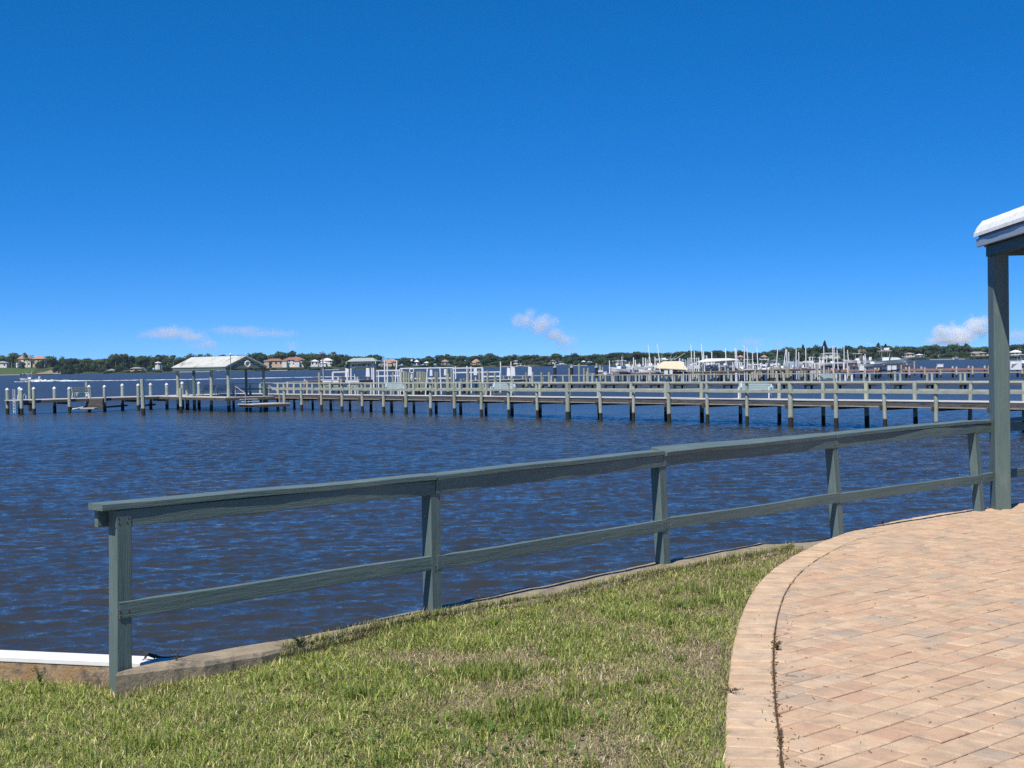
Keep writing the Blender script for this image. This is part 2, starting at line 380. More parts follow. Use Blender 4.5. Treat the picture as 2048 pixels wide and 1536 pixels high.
def board(name, p0, p1, w, h, parent, m=PAINT, seed=0, warp=.009, twist=None, upv=Vector((0, 0, 1))):
    """board from p0 to p1 (centre line), w across, h along upv; own object with X along its length"""
    p0 = Vector(p0); p1 = Vector(p1); d = p1 - p0; L = d.length; x = d.normalized(); y = upv.cross(x).normalized(); z = x.cross(y)
    bm = bmesh.new(); nseg = max(4, int(L / .12)); b = .004; prof = []
    for sx, sy in ((-1, -1), (1, -1), (1, 1), (-1, 1)):
        c = (sx * w / 2, sy * h / 2)
        if sx * sy > 0: prof += [(c[0], c[1] - sy * b), (c[0] - sx * b, c[1])]
        else: prof += [(c[0] - sx * b, c[1]), (c[0], c[1] - sy * b)]
    rings = []
    for i in range(nseg + 1):
        t = i / nseg; sx = -L / 2 + L * t; o1 = warp * mnoise.noise((sx * 1.3, seed * 3.1, 0)); o2 = warp * mnoise.noise((sx * 1.1, seed * 5.7, 9))
        tw = (twist[0] + (twist[1] - twist[0]) * t) if twist else 0
        rings.append([bm.verts.new((sx, (a * math.cos(tw) - c * math.sin(tw)) + o1 + .0012 * mnoise.noise((sx * 9, a * 40, c * 40 + seed)), (a * math.sin(tw) + c * math.cos(tw)) + o2 + .0012 * mnoise.noise((sx * 9, a * 33, c * 50 - seed)))) for a, c in prof])
    for a, c in zip(rings, rings[1:]):
        for k in range(8): bm.faces.new((a[k], a[(k + 1) % 8], c[(k + 1) % 8], c[k]))
    bm.faces.new(rings[0][::-1]); bm.faces.new(rings[-1]); bmesh.ops.recalc_face_normals(bm, faces=bm.faces)
    me = bpy.data.meshes.new(name); bm.to_mesh(me); bm.free(); me.materials.append(m)
    o = bpy.data.objects.new(name, me); col.objects.link(o); o.parent = parent
    mw = Matrix((x, y, z)).transposed().to_4x4(); mw.translation = (p0 + p1) / 2 - worg(parent); o.matrix_local = mw; return o
fence = thing('railing', 'dark green painted wooden railing along the seawall in front of the water', 'railing', (-2.085, 7.1, 0))
TOPZ = [.936, .929, .935, .938, .956, .90, .90]
LEAN = [.0, .0, .03, .055, .06, .03, .0]
tops = []
for i, (x, y) in enumerate(POSTS):
    d = Vector((POSTS[min(i + 1, 6)][0] - POSTS[max(i - 1, 0)][0], POSTS[min(i + 1, 6)][1] - POSTS[max(i - 1, 0)][1], 0)).normalized()
    nrm = Vector((d.y, -d.x, 0))       # towards the camera side
    tp = Vector((x, y, TOPZ[i])) - nrm * LEAN[i]; tops.append((tp, nrm, d))
    zb = -.16 if i == 0 else (.02 if i < 3 else -.05)
    board('post', Vector((x, y, zb)), tp - Vector((0, 0, .042)), .09, .09, fence, seed=i, upv=-nrm)
for i in range(6):
    (a, na, da), (b, nb, db) = tops[i], tops[i + 1]; dd = (b - a).normalized(); nn = Vector((dd.y, -dd.x, 0)).normalized()
    e0 = a - dd * (.045 if i == 0 else 0); e1 = b
    board('top_rail', e0 + nn * .032 + Vector((0, 0, -.083)), e1 + nn * .032 + Vector((0, 0, -.083)) - dd * .004, .038, .094, fence, seed=10 + i)
    board('outer_rail', e0 - nn * .066 - dd * (.05 if i == 0 else 0) + Vector((0, 0, -.083)), e1 - nn * .066 + Vector((0, 0, -.083)) - dd * .004, .038, .094, fence, seed=20 + i)
    zl = [.362, .348, .346, .335, .347, .34, .34]
    l0 = Vector((POSTS[i][0], POSTS[i][1], zl[i])) - na * LEAN[i] * .4; l1 = Vector((POSTS[i + 1][0], POSTS[i + 1][1], zl[i + 1])) - nb * LEAN[i + 1] * .4
    board('lower_rail', l0 + nn * .032 - dd * (.035 if i == 0 else -.002), l1 + nn * .032 - dd * .002 + Vector((0, 0, .006 * (-1) ** i)), .038, .092, fence, seed=30 + i)
screw_m = mat('rusty screw head', (.10, .085, .075), .7, (.16, .09, .05), scale=60)
for i in range(6):
    p = Vector((POSTS[i][0], POSTS[i][1], 0)); tp, nn_, dd_ = tops[i]; 
    for zz in (.865, .835, .365, .332):
        for s_ in (-.028, .024):
            c = p + nn_ * (.0515 - LEAN[i] * zz) + dd_ * (s_ + random.uniform(-.006, .006)) + Vector((0, 0, zz + random.uniform(-.006, .006))); MB().tube(c, c + nn_ * .002, .0055, .0045, 8).build('screw', screw_m, fence)
def cap(i, j, over0, over1, ext=0, twist=None, seed=40, dz=0, wid=.150):
    a, b = tops[i][0], tops[j][0]; dd = (b - a).normalized(); nn = Vector((dd.y, -dd.x, 0)).normalized()
    o0 = .051 + over0 - wid / 2; o1 = .051 + over1 - wid / 2
    board('cap_rail', a - dd * ext + nn * o0 + Vector((0, 0, -.017 + dz)), b - dd * .004 + nn * o1 + Vector((0, 0, -.017 + dz)), wid, .036, fence, seed=seed, twist=twist)
cap(0, 1, .006, .014, .125, seed=40); cap(1, 2, .014, .010, -.004, seed=41); cap(2, 3, .040, .012, -.006, (R(12), R(3)), 42, .004, .17); cap(3, 4, .012, .004, -.006, (R(3), 0), 43, .004, .16); cap(4, 6, .006, .01, -.006, None, 44, .002)

# ------------------------------------------------------------------ patio pavers
def paver_mat():
    n = NT('pavers'); p = n.n('ShaderNodeBsdfPrincipled'); a = n.n('ShaderNodeAttribute', attribute_name='pcol')
    g = n.n('ShaderNodeNewGeometry'); pos = g.outputs['Position']
    cc = mixc(n, ramp(n, noi(n, pos, 9, 5, .65), [(.42, 0), (.72, .65)]), a.outputs['Color'], (.47, .25, .145))
    cc = mixc(n, ramp(n, noi(n, mapping(n, pos, (1, 1, 3)), 6.5, 5, .65, .4), [(.46, 0), (.68, .65)]), cc, (.24, .19, .15))
    cc = mixc(n, ramp(n, noi(n, pos, 1.3, 4, .6), [(.42, 0), (.72, .35)]), cc, (.33, .25, .19))
    cc = mixc(n, ramp(n, noi(n, pos, 420, 2, .6), [(.45, 0), (.70, .5)]), cc, (.70, .56, .38))
    cc = mixc(n, ramp(n, noi(n, pos, 190, 3, .6), [(.52, 0), (.72, .6)]), cc, (.24, .16, .11))
    n.l(cc, p.inputs['Base Color']); p.inputs['Roughness'].default_value = .85; p.inputs['Specular IOR Level'].default_value = .2
    b = n.n('ShaderNodeBump'); b.inputs['Distance'].default_value = .0025; n.l(noi(n, pos, 130, 4, .7), b.inputs['Height'])
    n.l(b.outputs[0], p.inputs['Normal']); n.l(p.outputs[0], n.out.inputs[0]); return n.m
def clip(poly, a, b):       # keep the right-hand side of a->b
    out = []; n = len(poly)
    def s(p): return (b.x - a.x) * (p.y - a.y) - (b.y - a.y) * (p.x - a.x)
    for i in range(n):
        p, q = poly[i], poly[(i + 1) % n]; sp, sq = s(p), s(q)
        if sp <= 0: out.append(p)
        if (sp < 0 < sq) or (sq < 0 < sp): out.append(p + (q - p) * (sp / (sp - sq)))
    return out
def inset(poly, d):
    n = len(poly); out = []
    A = sum(poly[i].x * poly[(i + 1) % n].y - poly[(i + 1) % n].x * poly[i].y for i in range(n))
    if A < 0: poly = poly[::-1]
    for i in range(n):
        p0, p1, p2 = poly[i - 1], poly[i], poly[(i + 1) % n]; e1 = p1 - p0; e2 = p2 - p1
        if e1.length < 1e-5 or e2.length < 1e-5: return None
        n1 = Vector((-e1.y, e1.x, 0)).normalized(); n2 = Vector((-e2.y, e2.x, 0)).normalized(); den = 1 + n1.dot(n2)
        if den < .2: return None
        out.append(p1 + (n1 + n2) * (d / den))
    A2 = sum(out[i].x * out[(i + 1) % n].y - out[(i + 1) % n].x * out[i].y for i in range(n))
    return out if A2 > .0004 else None
def make_patio():
    vs = []; fs = []; cs = []
    PAL = [((.575, .40, .26), 6), ((.60, .43, .29), 5), ((.56, .36, .235), 4), ((.51, .39, .28), 3), ((.42, .345, .275), 1.6), ((.53, .32, .21), 1.6), ((.59, .41, .265), 5)]
    cols = [c for c, w_ in PAL]; ws = [w_ for c, w_ in PAL]
    def paver(poly, gap=.0034, c=None):
        a = inset(poly, gap + random.uniform(0, .0012))
        if not a:
            m0 = sum(poly, Vector()) / len(poly); a = [m0 + (p - m0) * .9 for p in poly]
            if sum(a[i].x * a[(i + 1) % len(a)].y - a[(i + 1) % len(a)].x * a[i].y for i in range(len(a))) < 0: a = a[::-1]
        m = sum(a, Vector()) / len(a); tx, ty = random.gauss(0, .006), random.gauss(0, .006); h = random.gauss(0, .0012)
        shr = lambda P, q: [m + (p - m) * q for p in P]
        b = inset(a, .004) or shr(a, .93); b2 = inset(b, .006) or shr(b, .9)
        if len(b) != len(a) or len(b2) != len(a): return
        c = c or random.choices(cols, ws)[0]; k = random.uniform(.88, 1.02); c = tuple(x * k for x in c)
        o = len(vs); n = len(a); w_ = lambda p, z: (p.x, p.y, z + h + (p.x - m.x) * tx + (p.y - m.y) * ty)
        jit = lambda p: Vector((p.x + random.gauss(0, .0009), p.y + random.gauss(0, .0009), 0))
        b = [jit(p) for p in b]
        for ring, z in ((a, -.022), (a, -.006), (b, -.0018), (b2, 0)):
            vs.extend(w_(p, z) for p in ring)
        for r_ in range(3):
            for i in range(n): fs.append((o + r_ * n + i, o + r_ * n + (i + 1) % n, o + (r_ + 1) * n + (i + 1) % n, o + (r_ + 1) * n + i)); cs.append(c)
        fs.append(tuple(o + 3 * n + i for i in range(n))); cs.append(c)
    # soldier course along the edge
    for i in range(len(curve) - 1):
        paver([curve[i], curve[i + 1], inner[i + 1] - cn[i + 1] * .004, inner[i] - cn[i] * .004], .0012, random.choices([(.62, .455, .30), (.60, .42, .265), (.58, .45, .32)], [5, 3, 2])[0])
    # field in running bond
    e = Vector((.759, .651, 0)); f = Vector((.651, -.759, 0)); O = Vector((3, 8, 0)); RW = .157
    hull = [p for i, p in enumerate(inner)]
    xs = [p.x for p in hull]
    for j in range(-46, 70):
        u = -9 + random.uniform(0, .2)
        while u < 12:
            L = random.choice([.157, .236, .236, .157, .2]); c0 = O + e * u + f * (j * RW); u += L
            m = c0 + e * (L / 2) + f * (RW / 2)
            if m.y < 3.2 or m.y > 18.5 or m.x > .45 * m.y + 1.6 or m.x < .5: continue
            poly = [c0, c0 + e * L, c0 + e * L + f * RW, c0 + f * RW]
            # clip with the inner edge near this paver
            near = [k for k in range(len(hull) - 1) if (hull[k] - m).length < .45]
            if near:
                for k in near: poly = clip(poly, hull[k] - cn[k] * .001, hull[k + 1] - cn[k + 1] * .001) if len(poly) > 2 else poly
            elif not inside(np.array([(p.x, p.y) for p in hull] + [(14, 18.4), (14, 2.9)]), np.array([m.x]), np.array([m.y]))[0]: continue
            # drop doubled points
            q = []
            for p_ in poly:
                if not q or (p_ - q[-1]).length > .004: q.append(p_)
            if len(q) > 2 and (q[0] - q[-1]).length < .004: q.pop()
            if len(q) > 2: paver(q)
    me = bpy.data.meshes.new('patio'); me.from_pydata(vs, [], fs); me.update()
    at_ = me.color_attributes.new('pcol', 'FLOAT_COLOR', 'CORNER')
    arr = np.concatenate([np.tile(np.array([*c, 1.0]), (len(f_), 1)) for f_, c in zip(fs, cs)]); at_.data.foreach_set('color', arr.ravel())
    me.materials.append(paver_mat()); o = bpy.data.objects.new('patio', me); col.objects.link(o)
    tag(o, kind='structure')
    # bedding sand under the joints
    bed = mat('joint sand', (.10, .065, .042), .95, (.055, .04, .028), scale=14, spec=.1)
    mb = MB(); n = len(curve)
    top = [p + q * .003 for p, q in zip(curve, cn)]
    vs2 = []; fs2 = []
    for p in top: vs2 += [(p.x, p.y, -.013), (12.5, p.y, -.0135)]
    for i in range(n - 1): fs2.append((2 * i, 2 * i + 1, 2 * i + 3, 2 * i + 2))
    for i in range(n): vs2.append((top[i].x, top[i].y, -.12))
    for i in range(n - 1): fs2.append((2 * i, 2 * i + 2, 2 * n + i + 1, 2 * n + i))
    tag(mb.add(vs2, fs2).build('path_base', bed), kind='structure')
make_patio()

# ------------------------------------------------------------------ grass
def leaf_mat(name, transl=.35):
    n = NT(name); a = n.n('ShaderNodeAttribute', attribute_name='gcol')
    p = n.n('ShaderNodeBsdfPrincipled'); n.l(a.outputs['Color'], p.inputs['Base Color']); p.inputs['Roughness'].default_value = .55; p.inputs['Specular IOR Level'].default_value = .25
    t = n.n('ShaderNodeBsdfTranslucent'); n.l(a.outputs['Color'], t.inputs['Color'])
    ms = n.n('ShaderNodeMixShader'); ms.inputs[0].default_value = transl; n.l(p.outputs[0], ms.inputs[1]); n.l(t.outputs[0], ms.inputs[2]); n.l(ms.outputs[0], n.out.inputs[0]); return n.m
LEAF = leaf_mat('grass blades')
def blades(name, x, y, z, L, wd, lean, azi, cc, m=LEAF):
    n = len(x); ux, uy = np.cos(azi), np.sin(azi); sx, sy = -uy, ux   # lean direction, side
    # three-point arc
    V = np.zeros((n, 5, 3)); base = np.stack((x, y, z), -1); side = np.stack((sx, sy, np.zeros(n)), -1)
    a1 = lean * .55; a2 = lean * 1.25
    mid = base + np.stack((ux * np.sin(a1), uy * np.sin(a1), np.cos(a1)), -1) * (L * .5)[:, None]
    tip = mid + np.stack((ux * np.sin(a2), uy * np.sin(a2), np.cos(a2)), -1) * (L * .5)[:, None]
    V[:, 0] = base - side * (wd / 2)[:, None]; V[:, 1] = base + side * (wd / 2)[:, None]
    V[:, 2] = mid + side * (wd * .42)[:, None]; V[:, 3] = mid - side * (wd * .42)[:, None]; V[:, 4] = tip
    b = (np.arange(n) * 5)[:, None]
    ff = np.concatenate((b + np.array([[0, 1, 2, 3]]), b + np.array([[3, 2, 4]])), 1).ravel()
    tot = np.tile([4, 3], n)
    o = raw_mesh(name, V.reshape(-1, 3), ff, tot, m)
    at_ = o.data.color_attributes.new('gcol', 'FLOAT_COLOR', 'POINT')
    C = np.ones((n, 5, 4)); C[:, :, :3] = cc[:, None, :]
    C[:, 0:2, :3] = cc[:, None, :] * .85 + np.array([.05, .04, .015]) * .15; C[:, 4, :3] = cc * .85 + np.array([.34, .30, .14]) * .15
    at_.data.foreach_set('color', C.astype(np.float32).ravel()); return o
def make_grass():
    N = 1300000; g = np.random.default_rng(5); vn = VN(2); v2 = VN(8); v3 = VN(21)
    x = g.uniform(-4.2, 3.0, N); y = g.uniform(4.6, 12.2, N)
    ok = (y < wall_y(x) + .01) & (x > -.40 * y - .25) & ~inside(opoly, x, y) & (x < .40 * y + .2)
    x, y = x[ok], y[ok]
    # bare/dry patches, greenness
    dry = vn(x, y, .85, 4) ; dry2 = v2(x, y, 2.6, 3); lush = v3(x, y, 1.1, 3)
    near = np.clip((7.2 - y) / 2.0, 0, 1); leftg = np.clip((-x - .2) / 1.4, 0, 1)
    d = (dry - .5) * 2.4 + (dry2 - .5) * 1.5 + .12 - .35 * near - .45 * leftg
    band = np.exp(-((y - (6.9 + .5 * (x + .3))) / .55) ** 2) * np.clip(1 - np.abs(x - .1) / 1.6, 0, 1)
    band2 = np.exp(-(((x + .55) / .55) ** 2 + ((y - 7.6) / .28) ** 2)) + np.exp(-(((x - 1.15) / .35) ** 2 + ((y - 7.6) / .5) ** 2)); d = d * 1.6 + 1.0 * band + .9 * band2; edge = np.clip(1 - (wall_y(x) - y) / .12, 0, 1)
    dens = np.clip(.68 - .30 * np.clip(d, -1, 1.4) - .25 * edge, .10, 1)
    keep = g.random(len(x)) < dens * .56
    x, y, d, lush = x[keep], y[keep], d[keep], lush[keep]; n = len(x); print('BLADES', n)
    cl = v2(x, y, 7.5, 2); kp = g.random(n) < np.clip(.62 + 1.2 * (cl - .3), .5, 1); x, y, d, lush, cl = x[kp], y[kp], d[kp], lush[kp], cl[kp]; n = len(x)
    L = g.gamma(6, .0052, n) * (.6 + .9 * cl) * (1.0 - .30 * np.clip(d, -.6, 1)) * (.65 + .8 * lush) + .008
    wd = g.uniform(.0024, .0050, n) * (1 + .3 * lush)
    lean = np.clip(g.normal(1.12, .42, n) + .35 * np.clip(d, 0, 1), .05, 1.5); azi = g.uniform(0, 2 * np.pi, n)
    isdry = g.random(n) < np.clip(.31 + .62 * d, .10, .95)
    lean[isdry] = np.clip(lean[isdry] + .35, 0, 1.55)
    gp = np.array([(.195, .280, .045), (.29, .360, .065), (.46, .47, .13), (.085, .140, .030), (.62, .58, .24)]); dp = np.array([(.56, .46, .28), (.44, .35, .22), (.70, .59, .40), (.27, .185, .125), (.26, .21, .155)])
    cg = gp[g.choice(5, n, p=[.28, .28, .2, .12, .12])]; cd = dp[g.choice(5, n, p=[.3, .25, .2, .15, .1])]
    c = np.where(isdry[:, None], cd, cg) * (g.uniform(.50, 1.50, n) * (.85 + .3 * v3(x, y, 6, 2)))[:, None]
    tag(blades('grass', x, y, ground_z(x, y) - .002, L, wd, lean, azi, c), kind='stuff')
    nt_ = 130000; hx = g.uniform(-3.2, 2.6, nt_); hy = g.uniform(5.0, 11.8, nt_)
    ok = (hy < wall_y(hx) + .01) & (hx > -.40 * hy - .2) & ~inside(opoly, hx, hy) & (hx < .40 * hy); hx, hy = hx[ok], hy[ok]; n2 = len(hx)
    c2 = dp[g.choice(5, n2, p=[.25, .25, .15, .2, .15])] * g.uniform(.45, 1.35, n2)[:, None]; c2 = np.where((g.random(n2) < .3)[:, None], gp[g.choice(5, n2)] * .7, c2)
    tag(blades('thatch', hx, hy, ground_z(hx, hy) + g.uniform(0, .006, n2), g.uniform(.015, .05, n2), g.uniform(.002, .0045, n2), g.uniform(1.05, 1.5, n2) * .8, g.uniform(0, 6.28, n2), c2), kind='stuff')
    # coarser tufts
    X = []; 
    cx = []; cy = []
    for _ in range(85):
        while True:
            a, b = g.uniform(-2.6, 1.9), g.uniform(5.3, 10.5)
            if b < wall_y(a) - .05 and not inside(opoly, np.array([a]), np.array([b]))[0] and abs(a) < .4 * b: break
        cx.append(a); cy.append(b)
    bl = [on_z(px, py, -.03) for px, py in ((970, 1345), (940, 1360), (1080, 1425), (1050, 1440), (1390, 1190), (1420, 1215), (1350, 1220), (850, 1240), (300, 1500), (1020, 1360), (720, 1400), (1110, 1450))]
    cx += [p.x for p in bl]; cy += [p.y for p in bl]
    for k, (a, b) in enumerate(zip(cx, cy)):
        big = k >= 85; m_ = int(g.uniform(40, 90)) * (3 if big else 1); s = g.uniform(.02, .05) * (2.0 if big else 1)
        X.append(np.stack((g.normal(a, s, m_), g.normal(b, s, m_), np.full(m_, 1.0 if big else .75), np.full(m_, k)), -1))
    X = np.concatenate(X); X = X[(X[:, 1] < wall_y(X[:, 0])) & ~inside(opoly, X[:, 0], X[:, 1])]; n = len(X)
    L = g.uniform(.05, .115, n) * X[:, 2]; wd = g.uniform(.003, .0055, n); lean = np.clip(g.normal(.55, .3, n), .05, 1.4); azi = g.uniform(0, 6.28, n)
    c = gp[g.choice(5, n, p=[.35, .25, .15, .2, .05])] * g.uniform(.75, 1.1, n)[:, None]
    tag(blades('tall_grass', X[:, 0], X[:, 1], ground_z(X[:, 0], X[:, 1]), L, wd, lean, azi, c), kind='stuff')
    # fringe hanging over patio edge and along the wall
    m_ = 5200; t = g.integers(2, len(curve) - 60, m_) if len(curve) > 70 else g.integers(0, 40, m_)
    px_ = np.array([curve[i].x for i in t]) - np.array([cn[i].x for i in t]) * g.uniform(.0, .05, m_) + g.normal(0, .03, m_) * .3
    py_ = np.array([curve[i].y for i in t]) - np.array([cn[i].y for i in t]) * g.uniform(.0, .05, m_) + g.normal(0, .04, m_)
    ok = (py_ < wall_y(px_)) & ~inside(opoly, px_, py_); px_, py_ = px_[ok], py_[ok]; n = len(px_)
    c = np.where(g.random(n)[:, None] < .45, dp[g.choice(5, n)], gp[g.choice(5, n)])
    tag(blades('edge_grass', px_, py_, ground_z(px_, py_), g.uniform(.02, .06, n), g.uniform(.002, .004, n), np.clip(g.normal(.7, .3, n), .1, 1.4), g.uniform(0, 6.28, n), c), kind='stuff')
    m_ = 7000; fx = g.uniform(-1.35, 2.4, m_); fy = wall_y(fx) - np.abs(g.normal(0, .035, m_)) + .02 + .13 * np.clip(vn(fx, fy_ := wall_y(fx), 1.6, 3) - .35, 0, 1) * g.random(m_) * 2; ok = ~inside(opoly, fx, fy); fx, fy = fx[ok], fy[ok]; n = len(fx)
    c = np.where(g.random(n)[:, None] < .35, dp[g.choice(5, n)], gp[g.choice(5, n)]); patch = .4 + .9 * vn(fx, fy, 3.0, 3)
    tag(blades('wall_grass', fx, fy, np.full(n, .0) + .03 * (fy > wall_y(fx)), g.uniform(.03, .075, n) * patch, g.uniform(.0025, .005, n), np.clip(g.normal(.8, .35, n), .1, 1.5), g.uniform(0, 6.28, n), c), kind='stuff')
    # round-leaved ground cover
    vs = []; fs = []; cs = []
    def disc(cx_, cy_, cz, r, cc_):
        az, ti = g.uniform(0, 6.28), g.uniform(.1, .8); nrm = Vector((math.sin(ti) * math.cos(az), math.sin(ti) * math.sin(az), math.cos(ti)))
        a = nrm.orthogonal().normalized(); b = nrm.cross(a); o = len(vs); k = 9; c_ = Vector((cx_, cy_, cz))
        vs.append(tuple(c_ - nrm * r * .18)); cs.append(cc_)
        for i in range(k):
            q = 2 * math.pi * i / k * .96; rr = r * (1 + .06 * math.sin(5 * q)); vs.append(tuple(c_ + a * (rr * math.cos(q)) + b * (rr * math.sin(q)))); cs.append(cc_)
        for i in range(k - 1): fs.append((o, o + 1 + i, o + 2 + i))
    for k in range(330):
        if k < 170: p = on_z(g.uniform(640, 1240), g.uniform(1440, 1545), -.03)
        elif k < 230: p = on_z(g.normal(1300, 120), g.normal(1215, 20), -.03)
        else: p = on_z(g.uniform(0, 1440), g.uniform(1200, 1536), -.03)
        if p.y > wall_y(p.x) or inside(opoly, np.array([p.x]), np.array([p.y]))[0] or p.y > 12: continue
        cc_ = [(.10, .18, .035), (.16, .25, .05), (.06, .11, .03), (.27, .32, .09)][g.choice(4, p=[.4, .3, .2, .1])]
        disc(p.x, p.y, float(ground_z(np.array(p.x), np.array(p.y))) + g.uniform(.02, .05), g.uniform(.006, .019), cc_)
    me = bpy.data.meshes.new('ground_cover'); me.from_pydata(vs, [], fs); at_ = me.color_attributes.new('gcol', 'FLOAT_COLOR', 'POINT')
    at_.data.foreach_set('color', np.concatenate((np.array(cs), np.ones((len(cs), 1))), 1).ravel()); me.materials.append(LEAF)
    o = bpy.data.objects.new('ground_cover', me); col.objects.link(o); tag(o, kind='stuff')
make_grass()
def weed(label, p, h, spread, nst, leaf, c, seed):
    g = random.Random(seed); mb = MB(); o = thing('weed', label, 'weed', p)
    lf = MB()
    for i in range(nst):
        a = g.uniform(0, 6.28); r = spread * g.uniform(.3, 1); pts = [Vector(p)]
        for t in (0.33, .66, 1):
            pts.append(Vector(p) + Vector((math.cos(a) * r * t * t + g.gauss(0, .004), math.sin(a) * r * t * t + g.gauss(0, .004), h * g.uniform(.8, 1) * t)))
        mb.chain(pts, [.0016, .0013, .001, .0006], 5)
        for k in range(leaf):
            t = g.uniform(.25, 1) * 3; j = min(2, int(t)); q = pts[j].lerp(pts[j + 1], t - j); d = Vector((g.gauss(0, 1), g.gauss(0, 1), g.gauss(.3, .7))).normalized()
            s = d.orthogonal().normalized(); L = g.uniform(.007, .016)
            lf.add([q, q + d * L * .5 + s * L * .28, q + d * L, q + d * L * .5 - s * L * .28], [(0, 1, 2, 3)])
    mt = mat('weed leaf ' + str(seed), c, .6, tuple(x * .6 for x in c), scale=30, transl=.3)
    mb.build('stem', mt, o); lf.build('foliage', mt, o); return o
weed('spindly brown weed growing out of the joint between border and pavers', on_z(1553, 1300, 0), .05, .04, 16, 9, (.16, .11, .04), 1)
weed('leafy green weed rising above the rust stained wall face', on_z(80, 1368, -.09), .10, .06, 9, 9, (.07, .11, .035), 2)
weed('dark sprawling weed on the seawall left of the second railing post', on_z(600, 1290, .03), .07, .12, 14, 8, (.04, .07, .03), 3)
weed('thin dry seed stalk sticking up from the seawall right of the second railing post', on_z(958, 1215, .03), .10, .03, 3, 7, (.15, .11, .05), 4)
weed('small pale weed on the seawall beside the lizard', on_z(352, 1326, .03), .09, .05, 5, 4, (.10, .12, .05), 5)
weed('dry creeping weed lying across the outer paver border', on_z(1462, 1385, 0.0), .03, .09, 10, 7, (.14, .09, .05), 6)
weed('tiny weed sprout on the far curved edge of the patio', on_z(1766, 1050, 0.0), .05, .04, 5, 6, (.16, .10, .05), 8)
def litter():
    g = random.Random(4); mb = MB()
    for k in range(95):
        px, py = (g.gauss(1572, 30), g.uniform(1230, 1536)) if k < 40 else (g.uniform(1470, 2048), g.uniform(1180, 1536))
        p = on_z(px, py, .003); a = g.uniform(0, 6.28); L = g.uniform(.004, .016) if k > 6 else g.uniform(.02, .035); d = Vector((math.cos(a), math.sin(a), 0))
        mb.chain([p - d * L, p - d * L * .3 + Vector((0, 0, .003)), p + d * L * .5 + Vector((0, 0, .004)), p + d * L], [.0007, .0017, .0017, .0006], 5)
    for k in range(520):
        i = g.randrange(4, 34); f_ = g.random(); q = inner[i].lerp(inner[i + 1], f_) + cn[i] * g.gauss(0, .008 if k % 4 else .02); 
        if q.y > 8.6: continue
        d = Vector((g.gauss(0, 1), g.gauss(0, 1), g.gauss(.2, .5))).normalized() * g.uniform(.003, .010); q.z = .001; mb.chain([q - d * .5, q + d * .6, q + d * 1.4], [.0012, .0024, .0006], 4)
    o = mb.build('leaf_litter', mat('dead leaf', (.07, .04, .022), .8, (.14, .09, .05), scale=40)); tag(o, 'small dark dead leaves and twigs scattered over the tan pavers', 'litter', kind='stuff')
litter()
# lizard
def lizard():
    b = on_z(300, 1322, .03); mb = MB(); b = Vector((b.x, 7.50, .03))
    q = lambda dx, dz, dy=0: b + Vector((dx, dy, dz))
    mb.chain([q(-.078, .052), q(-.070, .053), q(-.058, .055), q(-.048, .050), q(-.038, .042), q(-.018, .030), q(.010, .020), (q(.035, .015)), q(.055, .012), q(.09, .010, .01), q(.13, .012, .02), q(.18, .007, .03)],
             [.002, .0065, .0095, .0085, .0075, .012, .0135, .010, .0065, .0045, .003, .001], 10, .8)
    for s in (-1, 1):
        mb.chain([q(-.026, .032, s * .006), q(-.030, .024, s * .018), q(-.036, .008, s * .020), q(-.046, .0015, s * .022)], [.005, .0038, .003, .002], 6)
        mb.chain([q(.028, .016, s * .006), q(.012, .022, s * .022), q(.026, .008, s * .028), q(.012, .0015, s * .034)], [.0065, .005, .0035, .002], 6)
        mb.sphere(q(-.061, .060, s * .007), .0025, 6, 4)
    o = mb.build('lizard', mat('lizard skin', (.035, .034, .030), .7, (.06, .055, .045), scale=90, bump=.001, bscale=300), smooth=True)
    tag(o, 'dark lizard with raised head perched on the white wall top beside the first railing post', 'lizard')
lizard()

# ------------------------------------------------------------------ porch post and roof corner
porch = thing('porch', 'green porch post carrying the corner of a white tiled roof', 'porch', on_z(2003, 1019, 0))
PX, PY = porch.location.x + .02, porch.location.y + .08
board('post', Vector((PX, PY, 0)), Vector((PX, PY, 2.86)), .165, .175, porch, seed=60, upv=Vector((0, -1, 0)), warp=.002)
yaw = R(-4); ex = Vector((math.cos(yaw), math.sin(yaw), 0)); ey = Vector((-math.sin(yaw), math.cos(yaw), 0)); sl_ = math.tan(R(15))
rx = (ex + Vector((0, 0, sl_))).normalized(); rn = rx.cross(-ey) * -1; rn = Vector((-math.sin(R(15)) * ex.x, -math.sin(R(15)) * ex.y, math.cos(R(15))))
C0 = Vector((PX - .150, PY + .12, 2.86))
fasc = mat('pale blue fascia paint', (.42, .50, .55), .5, (.36, .43, .48), scale=4, bump=.001, bscale=20)
under = mat('porch beam paint', (.085, .14, .145), .6, scale=6)
tile = mat('white roof tile', (.88, .88, .86), .7, (.80, .79, .77), scale=7, bump=.004, bscale=25, stain=(.66, .64, .61), stain_scale=12)
soff = mat('shade-tinted underlay', (.34, .33, .38), .8)  # underlay colour carries the purple-grey shadow beneath the tile edge
def slab(name, off, x0, x1, y0, y1, z, t, m):
    c = C0 + rx * ((x0 + x1) / 2) - ey * ((y0 + y1) / 2) + rn * z; return MB().box(c, (x1 - x0, y1 - y0, t), (rx, ey, rn)).build(name, m, porch, bevel=.004)
MB().beam(C0 - ex * .022, C0 - ex * .022 - ey * 7, .03, .09).build('fascia', fasc, porch, bevel=.004)
slab('side_fascia', 0, .031, 4, .0, .03, .0, .12, fasc)
slab('soffit', 0, .035, 4, .04, 7, -.02, .06, mat('soffit boards', (.30, .22, .19), .8))
slab('underlay', 0, .002, 4, .002, 7, .062, .034, soff)
